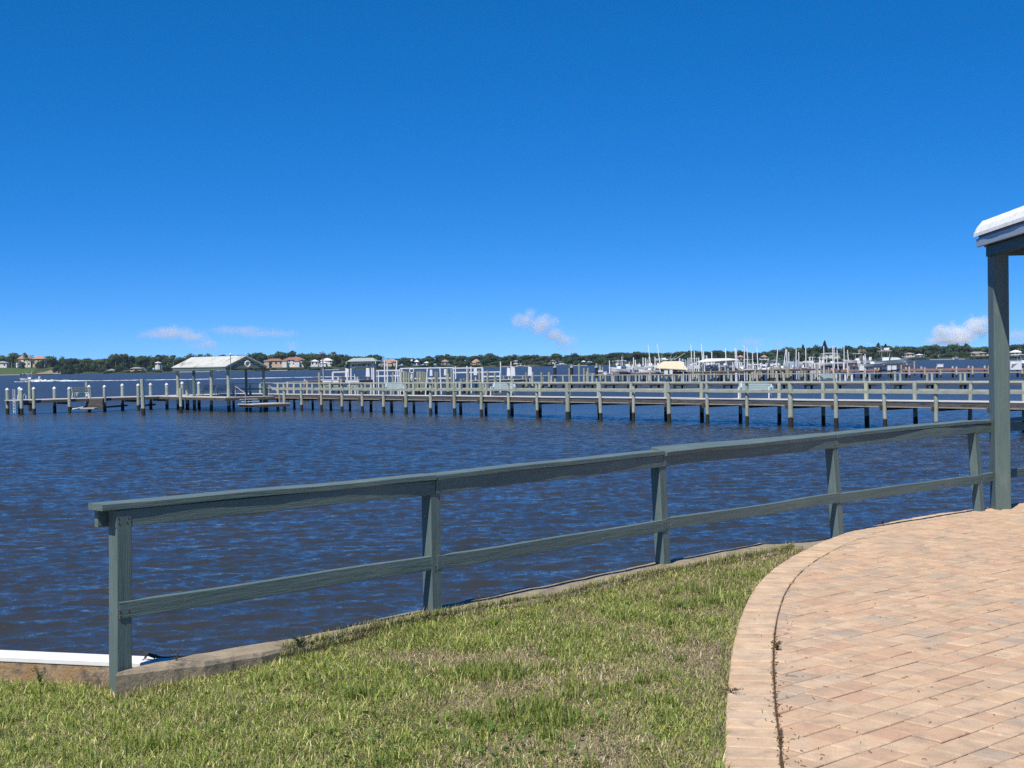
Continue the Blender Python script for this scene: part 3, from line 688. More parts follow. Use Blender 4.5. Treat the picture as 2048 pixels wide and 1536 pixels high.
MB().beam(C0 + ex * .075 - ey * .1 + Vector((0, 0, -.10)), C0 + ex * .075 - ey * 6.8 + Vector((0, 0, -.075)), .08, .11).build('beam', under, porch, bevel=.004)
MB().beam(C0 + ex * .12 - ey * .14 + Vector((0, 0, -.07)), C0 + ex * 3.6 - ey * .14 + Vector((0, 0, -.07)), .10, .16).build('beam', under, porch, bevel=.004)
for k in range(8):      # mortared tile courses stepping up the slope, each a little thicker at its lower end
    mb = MB(); x0 = -.014 + k * .36; x1 = x0 + .375; vs = []; fs = []; n = 60
    for i in range(n):
        yy = -.05 + i * .12; w_ = .006 * mnoise.noise((yy * 3, k * 2.0, 1)); w2 = .006 * mnoise.noise((yy * 4, k * 2.0, 7)); e = .012 * mnoise.noise((yy * 2.2, k, 3)) if k == 0 else 0
        for xx, zz in ((x0 - .020 + e, .080), (x0 - .006 + e, .115 + w_), (x0 + .045 + e, .170 + w_), (x0 + .12 + e, .222 + w_), (x0 + .22, .214 + w2), (x1, .192 + w2), (x1, .080)): vs.append(C0 + rx * xx - ey * yy + rn * zz)
    for i in range(n - 1):
        for q in range(7): fs.append((i * 7 + q, i * 7 + (q + 1) % 7, (i + 1) * 7 + (q + 1) % 7, (i + 1) * 7 + q))
    fs += [tuple(range(7)), tuple((n - 1) * 7 + q for q in range(7))]
    mb.add(vs, fs).build('roof_tiles', tile, porch)

# ------------------------------------------------------------------ near pier (frame: s along pier away from shore, t across)
O_ = Vector((19.65, 71.2, 0)); p_ = Vector((-.636, .771, 0)).normalized(); t_ = Vector((p_.y, -p_.x, 0))
def PP(s, t, z): return O_ + p_ * s + t_ * t + Vector((0, 0, z))
wood = mat('pier rail wood', (.42, .435, .38), .85, (.27, .30, .235), scale=2.2, stretch=(1, 1, 1), rand=.12, bump=.006, bscale=14, wet=True, spec=.15, stain=(.33, .36, .25), stain_scale=1.1)
deckw = mat('pier deck boards', (.54, .53, .49), .9, (.40, .39, .35), scale=3, spec=.15)
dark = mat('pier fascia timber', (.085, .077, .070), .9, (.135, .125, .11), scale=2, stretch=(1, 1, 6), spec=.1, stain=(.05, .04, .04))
ledge = mat('pier ledger wood', (.42, .38, .33), .9, (.25, .21, .18), scale=3)
caps = mat('white pile cap', (.80, .80, .80), .5)
pier = thing('pier', 'long grey wooden walkway pier with handrails reaching a low head on the left', 'pier', PP(0, 0, -.8))
def dz(s): return -.70 - .15 * min(1, max(0, s / 70))
SP = 3.13; g = random.Random(9)
def pile(s, t, ztop, r, parent=pier, cap=False, name='pile', m=wood, lean=0):
    b = PP(s, t, WZ - .5); a = PP(s, t, ztop) + Vector((lean + g.gauss(0, .035), g.gauss(0, .035), 0)); r *= g.uniform(.88, 1.14)
    o = MB().tube(b, a, r * 1.06, r * .96, 10).build(name, m, parent, smooth=False)
    if cap: MB().tube(a - Vector((0, 0, .03)), a + Vector((0, 0, .05)), r * 1.25, r * 1.22, 10).tube(a + Vector((0, 0, .05)), a + Vector((0, 0, .24)), r * 1.22, .02, 10).build('cap', caps, o)
    return o
NB0, NB1 = -9, 23
for k in range(NB0, NB1 + 1):
    s = k * SP; z = dz(s)
    pile(s + g.gauss(0, .05), 0, z + .985, .115 + (.03 if k % 6 == 2 else 0), name='pile')
    pile(s + g.gauss(0, .05), 2.9, z + .985, .115, name='pile')
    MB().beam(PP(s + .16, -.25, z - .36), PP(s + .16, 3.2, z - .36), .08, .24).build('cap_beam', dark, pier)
def rail(t, side):
    top = MB(); midr = MB()
    for k in range(NB0, NB1):
        s0, s1 = k * SP, (k + 1) * SP; j0, j1 = g.gauss(0, .014), g.gauss(0, .014)
        top.beam(PP(s0, t + side * .03, dz(s0) + 1.0 + j0 * .4), PP(s1 - .01, t + side * .03, dz(s1) + 1.0 + j1 * .4), .17, .045)
        midr.beam(PP(s0, t + side * .135, dz(s0) + .50 + j0), PP(s1 - .01, t + side * .135, dz(s1) + .50 + j1), .045, .14)
    top.build('top_rail', wood, pier); midr.build('mid_rail', wood, pier)
rail(0, -1); rail(2.9, 1)
fa = MB(); le = MB(); fa2 = MB(); dk = MB()
for k in range(NB0, NB1 + 1):
    s0, s1 = k * SP, (k + 1) * SP; j = g.gauss(0, .01)
    dk.beam(PP(s0, 1.47, dz(s0) - .02 + j), PP(s1 - .01, 1.47, dz(s1) - .02 + j), 2.68, .05)
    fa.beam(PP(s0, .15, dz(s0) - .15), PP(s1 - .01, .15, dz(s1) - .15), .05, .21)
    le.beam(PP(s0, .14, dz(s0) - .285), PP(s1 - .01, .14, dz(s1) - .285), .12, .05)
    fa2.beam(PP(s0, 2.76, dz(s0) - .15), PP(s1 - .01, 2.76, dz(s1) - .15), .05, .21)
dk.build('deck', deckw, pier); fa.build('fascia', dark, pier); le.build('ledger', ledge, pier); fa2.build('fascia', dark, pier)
# pier head, perpendicular (a measured from its left end)
TZ = -.93; HS = 77.0
def TT(a, w_, z): return PP(HS + w_, a - 18.2, z)
MB().beam(TT(-.3, 1.5, TZ - .02), TT(21.8, 1.5, TZ - .02), 3.3, .06).build('deck', deckw, pier)
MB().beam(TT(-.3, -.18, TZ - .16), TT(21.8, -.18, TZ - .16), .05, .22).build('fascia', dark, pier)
pile_a = [0, 1.1, 4.3, 7.6, 10.85, 13.7, 17.0]
for i, a in enumerate(pile_a):
    h = [.90, .95, .93, 1.0, 1.0, 1.08, 1.05][i] + random.uniform(-.05, .05)
    b, tp = TT(a, -.32, WZ - .5), TT(a, -.32, TZ + h)
    for q, (b, tp) in enumerate(((b, tp), (TT(a, 3.25, WZ - .5), TT(a, 3.25, TZ + h)))):
        o = MB().tube(b, tp, .155, .14, 10).build('pile', wood, pier)
        MB().tube(tp - Vector((0, 0, .03)), tp + Vector((0, 0, .05)), .155, .16, 10).tube(tp + Vector((0, 0, .05)), tp + Vector((0, 0, .20)), .165, .03, 10).build('cap', caps, o)
    if i: MB().beam(TT(a + .2, -.1, TZ - .38), TT(a + .2, 3.1, TZ - .38), .1, .22).build('cap_beam', dark, pier)
for a0, a1 in ((4.3, 7.6), (7.6, 10.85), (10.85, 13.7)):
    MB().beam(TT(a0 + .1, -.3, WZ + .42), TT(a1 + .4, 3.1, WZ + .42), .08, .16).build('brace', dark, pier)
# shelter platform, landing, stairs
MB().beam(PP(63.6, -2.75, TZ - .02), PP(76.7, -2.75, TZ - .02), 4.9, .06).build('deck', deckw, pier)
MB().beam(PP(63.6, -5.22, TZ - .16), PP(76.7, -5.22, TZ - .16), .05, .22).build('fascia', dark, pier)
MB().beam(PP(63.57, -5.2, TZ - .16), PP(63.57, -.4, TZ - .16), .05, .22).build('fascia', dark, pier)
MB().beam(PP(60.6, -2.3, TZ - .62), PP(63.5, -2.3, TZ - .62), 3.6, .08).build('landing', deckw, pier)
MB().beam(PP(60.55, -2.3, TZ - .78), PP(63.5, -2.3, TZ - .78), 3.4, .2).build('landing_frame', dark, pier)
st = MB()
for k in range(2): st.beam(PP(63.2 - k * .35, -4.0, TZ - .2 - k * .2), PP(63.2 - k * .35, -2.4, TZ - .2 - k * .2), .32, .05)
st.build('stair', deckw, pier)
for t0 in (-4.2, -.9):
    mb = MB(); mb.tube(PP(63.7, t0, TZ), PP(63.7, t0, TZ + .95), .035).tube(PP(61.9, t0, TZ - .6), PP(61.9, t0, TZ + .35), .035).tube(PP(63.7, t0, TZ + .95), PP(61.9, t0, TZ + .35), .035)
    mb.build('stair_rail', ledge, pier)
# dock ladder and rails at the left end
lad = thing('dock_ladder', 'pale metal swim ladder hung on the far left end of the pier head', 'ladder', TT(-.5, .3, TZ))
for s_ in (0, .45): MB().tube(TT(-.45, s_, WZ + .1), TT(-.45, s_, TZ + 1.0), .03).build('side_rail', caps, lad)
mb = MB()
for k in range(5): mb.tube(TT(-.45, 0, WZ + .3 + k * .28), TT(-.45, .45, WZ + .3 + k * .28), .022)
mb.build('rungs', caps, lad)
hr = thing('grab_rail', 'small white hooped grab rail beside the first piles of the pier head', 'handrail', TT(.45, 1.5, TZ))
for q in (0, .5):
    MB().chain([TT(.3 + q, 1.5, TZ), TT(.3 + q, 1.5, TZ + .4), TT(.42 + q, 1.5, TZ + .52), TT(.55 + q, 1.5, TZ + .4), TT(.55 + q, 1.5, TZ)], [.028] * 5, 6).build('hoop', caps, hr)

# ------------------------------------------------------------------ shelter over the pier
shel = thing('pier_shelter', 'open sided shelter with a pale pitched roof on green posts at the pier head', 'shelter', PP(64.4, -4.5, TZ))
shg = mat('shelter green paint', (.10, .15, .145), .7, (.14, .20, .19), scale=3, wet=True)
roofm = mat('pale metal roofing', (.56, .56, .52), .7, (.44, .45, .41), scale=1.2, stain=(.24, .24, .18), stain_scale=.9)
for k in range(4):
    pile(64.4 + k * 3.3, -4.5, 1.55, .15, shel, name='post', m=wood if k != 2 else shg)
for k in range(3):
    pile(64.4 + k * 3.3, -.95, 1.55, .11, shel, name='post', m=shg)
zE, zR = 1.70, 2.62; e0, e1 = 64.0, 74.6; tl, tr = -4.95, -.85; tm = (tl + tr) / 2
def RP(s, t, z): return PP(s, t, z)
for (ta, tb) in ((tl, tm), (tr, tm)):
    poly = [RP(e0, ta, zE), RP(e1, ta, zE), RP(e1, tb, zR), RP(e0, tb, zR)]; MB().prism(poly, (0, 0, .07)).build('roof_panel', roofm, shel)
MB().beam(RP(e0 + .1, tl + .08, zE - .13), RP(e1 - .1, tl + .08, zE - .13), .06, .26).build('eave_board', shg, shel)
MB().beam(RP(e0 + .1, tr - .08, zE - .13), RP(e1 - .1, tr - .08, zE - .13), .06, .26).build('eave_board', shg, shel)
for k in range(5):
    z0 = zE - .06 + k * .18; f_ = k / 5.2; z1 = z0 + .165
    if k: hw = (tm - tl) * (1 - (z0 - zE + .05) / (zR - zE)); MB().beam(RP(e0 + .12, tm - hw, z0 + .08), RP(e0 + .12, tm + hw, z0 + .08), .04, .15).build('gable_board', shg, shel)
    else: MB().beam(RP(e0 + .12, tl + .12, z0 + .03), RP(e0 + .12, tr - .12, z0 + .03), .05, .24).build('gable_board', shg, shel)
for tb in (tl, tr): MB().beam(RP(e0 + .04, tb, zE - .04), RP(e0 + .04, tm, zR - .04), .05, .18).build('rake_board', mat('shelter trim', (.16, .21, .20), .7), shel)
rg = RP(e0 - .1, tm + .05, 1.95)
ring_m = mat('life ring plastic', (.80, .79, .76), .5)
def life_ring(label, c, R_, nrm):
    o = thing('life_ring', label, 'life ring', c, 'white life rings hung on the docks'); MB().torus(c, R_, R_ * .27, nrm).build('ring', ring_m, o, smooth=True)
    rp = MB(); nrm = Vector(nrm).normalized(); a = nrm.cross(Vector((0, 0, 1))).normalized(); b = nrm.cross(a)
    for k in range(4):
        q = math.pi / 4 + k * math.pi / 2; rp.torus(Vector(c) + (a * math.cos(q) + b * math.sin(q)) * R_, R_ * .29, R_ * .04, (a * -math.sin(q) + b * math.cos(q)), 10, 4)
    rp.build('rope', mat('ring strap', (.45, .40, .35), .8), o)
life_ring('white life ring hanging on the gable of the pier shelter', rg, .24, -p_)
def lamp(label, base, h, r):
    o = thing('lamp_post', label, 'lamp', base, 'globe lamps on the docks'); MB().tube(base, base + Vector((0, 0, h)), .03).build('pole', shg, o)
    MB().sphere(base + Vector((0, 0, h + r)), r, 10, 8).build('globe', caps, o, smooth=True)
lamp('white globe lamp on a thin pole in front of the shelter roof', at(462, 760, 117.2), (at(462, 711, 117.2) - at(462, 760, 117.2)).z, .10)
lamp('small white light on the ridge of the shelter gable', RP(e0 + .1, tm, zR), .16, .05)

# ------------------------------------------------------------------ benches
def make_bench(name, cm):
    o = thing(name, 'x', 'bench'); L = 1.95
    def slats(nm, rows):
        mb = MB()
        for (y, z, h, d) in rows: mb.box((0, y, z), (L, d, h))
        mb.build(nm, cm, o)
    slats('seat', [(-.26, .43, .03, .10), (-.14, .43, .03, .10), (-.02, .43, .03, .10), (.10, .43, .03, .10)])
    slats('backrest', [(.20 + .03 * k, .56 + .13 * k, .11, .03) for k in range(4)])
    for sx in (-L / 2 + .12, L / 2 - .12):
        mb = MB(); mb.chain([(sx, -.30, 0), (sx, -.27, .30), (sx, -.26, .44), (sx, -.28, .66)], [.035] * 4, 6).chain([(sx, -.30, .66), (sx, .22, .68)], [.035] * 2, 6)
        mb.chain([(sx, .28, 0), (sx, .16, .44), (sx, .30, 1.02)], [.035] * 3, 6).tube((sx, -.27, .41), (sx, .17, .41), .03); mb.build('frame', caps, o)
    return reg(o)
pale = mat('pale bench slats', (.36, .44, .45), .7, (.30, .37, .38), scale=3); shadeb = mat('shade-toned bench slats', (.10, .15, .15), .7)  # second slat colour darkened to show a back turned away from the sun
benches = []
def put_bench(src, label, loc, rz, sc=1.0):
    o = src if src not in benches else copy_tree(src)
    if src not in benches: benches.append(src)
    o.location = loc; o.rotation_euler.z = rz; o.scale = (sc, 1, 1); tag(o, label, 'bench', 'slatted benches on the piers')
B1 = make_bench('bench', pale); B2 = make_bench('bench', shadeb)
def at_pier(px, t):
    k = (px - 1024) / F; A = O_ + t_ * t; s = (A.x - k * A.y) / (k * p_.y - p_.x); return s
for px, lab in ((1510, 'pale blue slatted bench on the pier walkway nearest the right edge'), (1005, 'pale slatted bench at the middle of the pier walkway'), (790, 'pale slatted bench on the walkway right of the shelter, below the grey roofed boat lift')):
    s = at_pier(px, 2.35); put_bench(B1, lab, PP(s, 2.35, dz(s) + .005), R(-28) if px > 900 else R(-15), 1.1 if px > 1200 else 1.0)
put_bench(B1, 'left one of the two benches under the shelter roof', PP(72.3, -2.2, TZ + .01), R(0), .85)
put_bench(B1, 'right one of the two benches under the shelter roof', PP(69.2, -2.4, TZ + .01), R(-5), .85)
put_bench(B2, 'bench with shade-toned back and white arms on the left part of the pier head', TT(6.1, 1.4, TZ + .01), R(175), .9)

# ------------------------------------------------------------------ loose items at the pier head
grey_pile = wood
def lone(name, label, cat, px, ytop, D, r, m, group=None, capm=None, lean=0.0, sides=8):
    tp = at(px, ytop, D); o = thing(name, label, cat, (tp.x, tp.y, WZ), group)
    b = Vector((tp.x - lean, tp.y, WZ - .6)); MB().tube(b, tp, r * 1.05, r * .95, sides).build('shaft', m, o)
    if capm: MB().tube(tp, tp + Vector((0, 0, r * 1.1)), r * 1.25, r * .2, sides).build('cap', capm, o)
    return o
lone('mooring_pile', 'tall weathered mooring pile behind the left end of the pier head', 'pile', 59, 764, 131, .16, wood, 'mooring piles around the pier head')
lone('mooring_pile', 'tall weathered mooring pile behind the dark bench', 'pile', 173, 763, 134, .16, wood, 'mooring piles around the pier head')
lone('mooring_pile', 'crooked bare mooring pile standing in front of the pier head', 'pile', 283.5, 758, 113, .16, wood, 'mooring piles around the pier head', lean=-.1)
lone('mooring_pile', 'thick pile with a pale tyre fender left of the shelter posts', 'pile', 374, 762, 126, .17, wood, 'mooring piles around the pier head')
lone('mooring_pile', 'short pile at the left corner of the shelter', 'pile', 361, 776, 117, .14, wood, 'mooring piles around the pier head')
# low boat lift under the dark bench
jl = thing('ski_lift', 'low pale floating jet ski platform beneath the dark bench', 'boat lift', TT(6, -1.2, WZ))
MB().box(TT(5.4, -1.1, WZ + .38), (2.0, .9, .14)).build('float', mat('dock float', (.42, .42, .42), .6), jl, bevel=.03)
MB().box(TT(6.7, -.3, WZ + .75), (1.6, .5, 1.0)).build('tank', dark, jl, bevel=.05)
MB().tube(TT(4.2, -1.2, WZ + .35), TT(5.2, -1.2, WZ + .52), .05).build('arm', caps, jl)
for px, lab in ((925 / 6.02, 'left white cleat post on the deck before the dark bench'), (1050 / 6.02, 'right white cleat post on the deck before the dark bench')):
    b = at(px, 801, 124.5); o = thing('bollard', lab, 'bollard', (b.x, b.y, TZ), 'white cleat posts'); MB().tube((b.x, b.y, TZ), (b.x, b.y, TZ + .42), .09).build('post', caps, o); MB().box((b.x, b.y, TZ + .46), (.36, .2, .08)).build('top', caps, o)

# ------------------------------------------------------------------ second pier
O2 = Vector((51.2, 143, 0)); q_ = Vector((-.707, .707, 0)); v_ = Vector((.707, .707, 0))
def QQ(s, t, z): return O2 + q_ * s + v_ * t + Vector((0, 0, z))
pier2 = thing('pier', 'second narrow wooden pier with a thin handrail seen beyond the near walkway', 'pier', QQ(0, 0, -1.25))
for k in range(-4, 20):
    s = k * 3.9
    for t in (0, 2.6): MB().tube(QQ(s + t * .3, t, WZ - .5), QQ(s + t * .3, t, -.24 + g.gauss(0, .05)), .15, .13, 8).build('pile', wood, pier2)
    MB().beam(QQ(s, -.2, -1.5), QQ(s, 2.8, -1.5), .1, .24).build('cap_beam', dark, pier2)
for t in (0, 2.6): MB().beam(QQ(-16, t, -.20), QQ(75, t, -.20), .14, .09).build('handrail', ledge, pier2)
MB().beam(QQ(-16, 1.3, -1.27), QQ(75, 1.3, -1.27), 3.0, .07).build('deck', deckw, pier2)
MB().beam(QQ(-16, -.22, -1.40), QQ(75, -.22, -1.40), .06, .18).build('fascia', dark, pier2)
# ------------------------------------------------------------------ third pier, reddish
O3 = Vector((on_z(1850, 755.5, WZ).x, on_z(1850, 755.5, WZ).y, 0)); q3 = Vector((-.86, .51, 0)).normalized(); v3_ = Vector((.51, .86, 0)).normalized()
def KK(s, t, z): return O3 + q3 * s + v3_ * t + Vector((0, 0, z))
redw = mat('reddish dock timber', (.26, .13, .085), .9, (.36, .20, .14), scale=1.5); tanp = mat('tan dock pile', (.52, .47, .40), .8, (.40, .36, .30), scale=1.5, wet=True, rand=.1)  # pile timber in its own tan, varied from pile to pile
pier3 = thing('pier', 'reddish brown planked pier with pale pile tops at the right behind the others', 'pier', KK(0, 0, -.7))
z3 = -.64
for k in range(-10, 12):
    for t in (0, 2.4): MB().tube(KK(k * 2.75 + t * .5, t, WZ - .5), KK(k * 2.75 + t * .5, t, z3 + .42 + g.gauss(0, .06)), .19, .17, 8).build('pile', tanp, pier3)
MB().beam(KK(-27, 1.2, z3), KK(33, 1.2, z3), 2.6, .07).build('deck', redw, pier3); MB().beam(KK(-27, -.12, z3 - .17), KK(33, -.12, z3 - .17), .06, .26).build('fascia', redw, pier3)

# ------------------------------------------------------------------ far docks and lifts
whitem = mat('white aluminium', (.80, .80, .79), .45, (.72, .72, .72), scale=2); gel = mat('white gelcoat', (.80, .80, .79), .35, (.74, .74, .73), scale=2)
gpile = mat('greenish pile', (.36, .38, .28), .9, (.27, .29, .22), scale=2, wet=True, rand=.2)
def near_of(px):
    A = [(700, 'beside the brown topped dock'), (770, 'by the grey roofed boat lift'), (860, 'right of the grey roofed boat lift'), (960, 'in the cluster of dock piles at mid frame'),
         (1100, 'by the dock right of the pile cluster'), (1200, 'in the open water left of the marina'), (1300, 'by the leftmost marina boats'), (1400, 'by the cream canvas boat cover'),
         (1475, 'by the long white canopy'), (1560, 'between the long white canopy and the blue covered boats'), (1625, 'by the white boats right of the canopy'), (1720, 'in front of the white villa'), (1830, 'by the big white fishing boat'), (3000, 'near the right edge')]
    return next(t for a, t in A if px < a)
def dock(label, px0, px1, D0, D1, z, w_, mdeck, mp, step=3.0, htop=.35):
    a = at(px0, 740, D0); b = at(px1, 740, D1); a.z = b.z = 0; d = (b - a).normalized(); n_ = Vector((-d.y, d.x, 0)); L = (b - a).length
    o = thing('dock', label, 'dock', (a.x, a.y, z), 'boat docks beyond the walkway')
    MB().beam(a + n_ * w_ / 2 + Vector((0, 0, z)), b + n_ * w_ / 2 + Vector((0, 0, z)), w_, .08).build('deck', mdeck, o)
    MB().beam(a - n_ * .03 + Vector((0, 0, z - .17)), b - n_ * .03 + Vector((0, 0, z - .17)), .06, .26).build('fascia', dark, o)
    k = 0
    while k * step < L:
        for t in (-.14, w_ + .1): q = a + d * (k * step) + n_ * t; MB().tube(q + Vector((0, 0, WZ - .5)), q + Vector((0, 0, z + htop + g.gauss(0, .1))), .16, .14, 7).build('pile', mp, o)
        k += 1
    return o
dock('dock with a brown deck and white capped piles right of the shelter', 612, 745, 150, 158, -.05, 3.0, redw, tanp, 2.6, .25)
dock('dark wooden dock among the cluster of upright piles', 745, 960, 172, 180, -.75, 2.2, ledge, gpile, 3.0, .5)
dock('dark dock below the white hoist motors at mid frame', 958, 1060, 178, 186, -.62, 2.6, deckw, gpile, 3.2, .2)
dock('wooden dock with white piles left of the marina boats', 1185, 1330, 222, 226, -.35, 2.4, deckw, tanp, 3.4, .3)
dock('dark dock under the cream canvas boat cover', 1315, 1490, 228, 232, -.35, 2.4, ledge, gpile, 3.2, .5)
dock('grey dock under the row of white boats right of the canopy', 1480, 1640, 235, 240, -.25, 2.4, ledge, gpile, 3.0, .6)
dock('pale dock behind the reddish pier', 1640, 1830, 255, 262, .0, 2.2, redw, tanp, 3.0, .4)
def pole(px, y0, D, r=.075, lean=0, m=whitem, y1=None):
    lone('lift_pole', 'tall slim white boat lift pole ' + near_of(px), 'pole', px, y0, D, r, m, 'white lift poles ' + near_of(px), lean=lean, sides=7)
for px, y0, D, ln in ((747, 721, 160, 0), (769, 720, 166, 0), (774.5, 725, 166, 0), (794, 721, 168, .45), (855, 736, 170, .35), (880, 737, 172, -.15), (911, 733, 175, 0), (934, 732, 176, 0), (942, 733, 178, 0), (964, 734, 178, 0), (1001, 723, 200, 0), (1022, 723, 204, 0),
                      (1219, 721, 225, 0), (1267, 715, 228, 0), (1270.5, 720, 228, -.2), (1286, 715, 228, 0), (1291, 716, 228, .1), (1296.5, 690, 230, -.7), (1310, 714, 230, 0), (1314.5, 688.5, 232, -.9), (1359, 716, 232, 0), (1376, 716, 234, 0), (1380, 715, 234, 0), (1382, 688, 236, -.2), (1388.5, 702, 236, 0), (1397.5, 715, 233, 0),
                      (1403, 687, 238, -.3), (1407, 703, 238, 0), (1413.5, 711, 238, 0), (1423.5, 704, 238, 0), (1451, 696.5, 238, -.15), (1470, 696, 238, -.2), (1472, 697, 238, -.5), (1488.5, 690, 240, 0), (1494, 694.5, 240, -.2), (1505, 704, 242, 0), (1514, 694, 242, -.2), (1555.5, 698.5, 243, .6), (1572, 698, 243, .9), (1573.5, 699, 243, 0), (1577.5, 704, 245, 0),
                      (1592.5, 698, 244, .2), (1597.5, 704, 246, 0), (1611.5, 694.5, 244, 0), (1619, 714, 246, 0), (1625, 714, 246, 0), (1639.5, 714, 246, 0), (1647.5, 692, 246, 0), (1665, 692.5, 248, -.1), (1668, 692, 250, 0), (1674, 700, 250, -.3), (1688, 692, 250, 0), (1695, 700, 252, -.4), (1730, 708, 240, 0)):
    pole(px, y0, D, .085 if D > 200 else .09, ln)
for px, yt, D in ((786, 744, 168), (803, 744, 170), (808, 742, 160), (813, 743, 172), (818, 745, 165), (827, 744, 172), (835, 743, 168), (839, 742, 176), (842, 743, 163), (846, 743, 170), (850, 744, 174), (865, 757, 160), (871, 743, 165), (874.5, 743, 172), (894, 738, 168), (896, 747, 160), (903, 737, 170), (922, 757, 165), (936, 737, 168),
                  (959, 740, 170), (975, 741, 165), (786, 752, 150), (990, 745, 178), (1052, 745, 190), (1065, 744, 190), (1083, 744, 188), (1098, 744, 186), (638.5, 745, 150), (1110, 727, 205), (1143, 729, 206), (1138.5, 736, 206), (1158, 727, 206), (1168, 736, 206), (1176, 736, 206), (1193, 727, 208), (1305, 733, 226), (1409, 735, 235), (1503, 728, 240), (1538, 727, 240), (1558, 730, 240), (1578, 727, 238), (1633, 728, 246), (1647, 735, 248), (1657, 735, 248)):
    lone('dock_pile', 'plain upright wooden dock pile ' + near_of(px), 'pile', px, yt, D, .15, gpile, 'dock piles ' + near_of(px), sides=7)
for px in (1110, 1143.5, 1193): 
    q = at(px, 748, 205); MB_ = MB().tube(q + Vector((0, 0, -.5)), q + Vector((0, 0, 1.0)), .24, .24, 8)
    o = thing('channel_marker', 'dark fender sleeve with a white band on the pile ' + {1110: 'nearest the pile cluster', 1143.5: 'at the middle of the three', 1193: 'just left of the marina'}[px], 'fender', q, 'sleeved piles left of the marina')
    MB_.build('sleeve', mat('black sleeve', (.03, .035, .05), .6), o); MB().tube(q + Vector((0, 0, 1.0)), q + Vector((0, 0, 1.13)), .27, .27, 8).build('band', caps, o); MB().tube(q + Vector((0, 0, -1.5)), q + Vector((0, 0, -.5)), .15, .15, 8).build('pile', gpile, o)
def motor(px, py, D, lab, s=1.0):
    q = at(px, py, D); o = thing('hoist_motor', lab, 'hoist motor', (q.x, q.y, q.z - .5 * s), 'white boat hoist motors')
    MB().prism([q + Vector((-.22 * s, -.2 * s, -.5 * s)), q + Vector((.26 * s, -.2 * s, -.5 * s)), q + Vector((.22 * s, -.2 * s, .45 * s)), q + Vector((-.16 * s, -.2 * s, .55 * s))], (0, .4 * s, 0)).build('cover', gel, o, bevel=.03)
    MB().tube(q + Vector((0, 0, -1.1 * s)), q + Vector((0, 0, -.5 * s)), .06).build('bracket', whitem, o)
motor(694, 746, 158, 'white hoist motor cover on the left post of the white frame'); motor(735.5, 745, 158, 'white hoist motor cover below the grey roofed boat lift')
motor(1017, 744, 184, 'grey hoist motor cover, left of the pair at mid frame', 1.1); motor(1026, 743.5, 182, 'white hoist motor cover, right of the pair at mid frame', 1.2); motor(1059.5, 743, 182, 'lone white hoist motor cover right of the pair', 1.2)
motor(950.5, 743, 178, 'white hoist motor cover at the right of the pile cluster'); motor(862, 746, 172, 'small white hoist motor cover left of the pile cluster middle', .8); motor(890.5, 745, 172, 'small white hoist motor cover at the middle of the pile cluster', .8)
def lift(label, px0, px1, D, ztop, zmid, depth=3.0, roof=None):
    a = at(px0, 740, D); b = at(px1, 740, D); o = thing('boat_lift', label, 'boat lift', (a.x, a.y, WZ), 'white boat lifts')
    for q in (a, b):
        for dy in (0, depth): MB().tube((q.x, q.y + dy, WZ - .5), (q.x, q.y + dy, ztop), .09, .08, 7).build('post', whitem, o)
    for dy in (0, depth):
        MB().beam((a.x, a.y + dy, ztop + .06), (b.x, b.y + dy, ztop + .06), .12, .12).build('top_beam', whitem, o)
        if zmid is not None: MB().beam((a.x, a.y + dy, zmid), (b.x, b.y + dy, zmid), .10, .14).build('cradle_beam', whitem, o)
    if roof:
        x0, x1 = a.x - .5, b.x + .5; y0, y1 = a.y - .5, a.y + depth + .5; ym = (y0 + y1) / 2; z0 = ztop + .25; z1 = z0 + roof[0]; ins = (x1 - x0) * .16
        mb = MB().add([(x0, y0, z0), (x1, y0, z0), (x1, y1, z0), (x0, y1, z0), (x0 + ins, ym, z1), (x1 - ins, ym, z1)], [(0, 1, 5, 4), (1, 2, 5), (2, 3, 4, 5), (3, 0, 4), (0, 3, 2, 1)])
        mb.build('roof', roof[1], o)
        for xx in (x0, x1): MB().tube((xx, y0, z0), (xx, y0, z0 - .3), .04).build('valance', whitem, o)
Zof = lambda px, py, D: at(px, py, D).z
lift('boat lift with a low grey hipped roof on white posts', 702, 744, 160, Zof(720, 727, 160), Zof(720, 734, 160), 4, (.42, mat('grey lift roof', (.42, .46, .44), .6)))
lift('plain white frame with one motor left of the grey roofed lift', 665, 694, 156, Zof(680, 745, 156), None, .6)
lift('white cradle lift carrying a beam across the tall poles', 752, 796, 167, Zof(775, 742, 167), Zof(775, 752, 167), 3)
lift('low white lift beams among the pile cluster', 800, 905, 174, Zof(850, 737, 174), Zof(850, 757, 174), 3)
lift('low white lift frame at the right of the pile cluster', 905, 965, 176, Zof(930, 737, 176), Zof(930, 745, 176), 3)
lift('white lift frame left of the hoist motor pair', 966, 1000, 178, Zof(980, 745, 178), Zof(980, 753, 178), 2.5)
lift('pale blue lift frame right of the cream canvas cover', 1380, 1402, 234, Zof(1390, 733, 234), Zof(1390, 736, 234), 3)
lift('empty white lift beams in front of the white villa', 1630, 1695, 248, Zof(1660, 727, 248), None, 3)
lift('white lift frame under the boats right of the canopy', 1500, 1560, 242, Zof(1530, 729, 242), Zof(1530, 739, 242), 3)
lift('long low white lift beam behind the first marina boats', 1262, 1310, 229, Zof(1290, 733.5, 229), Zof(1290, 739, 229), 3)
lamp('white globe lamp on a leaning pole right of the tall lift poles', at(824, 750, 168), (at(824, 724, 168) - at(824, 750, 168)).z, .16)
life_ring('white life ring on a post among the dock piles', at(823.5, 742, 167.5), .26, (0, -1, 0))
motor(823, 753, 167.5, 'small white box below the life ring', .5)
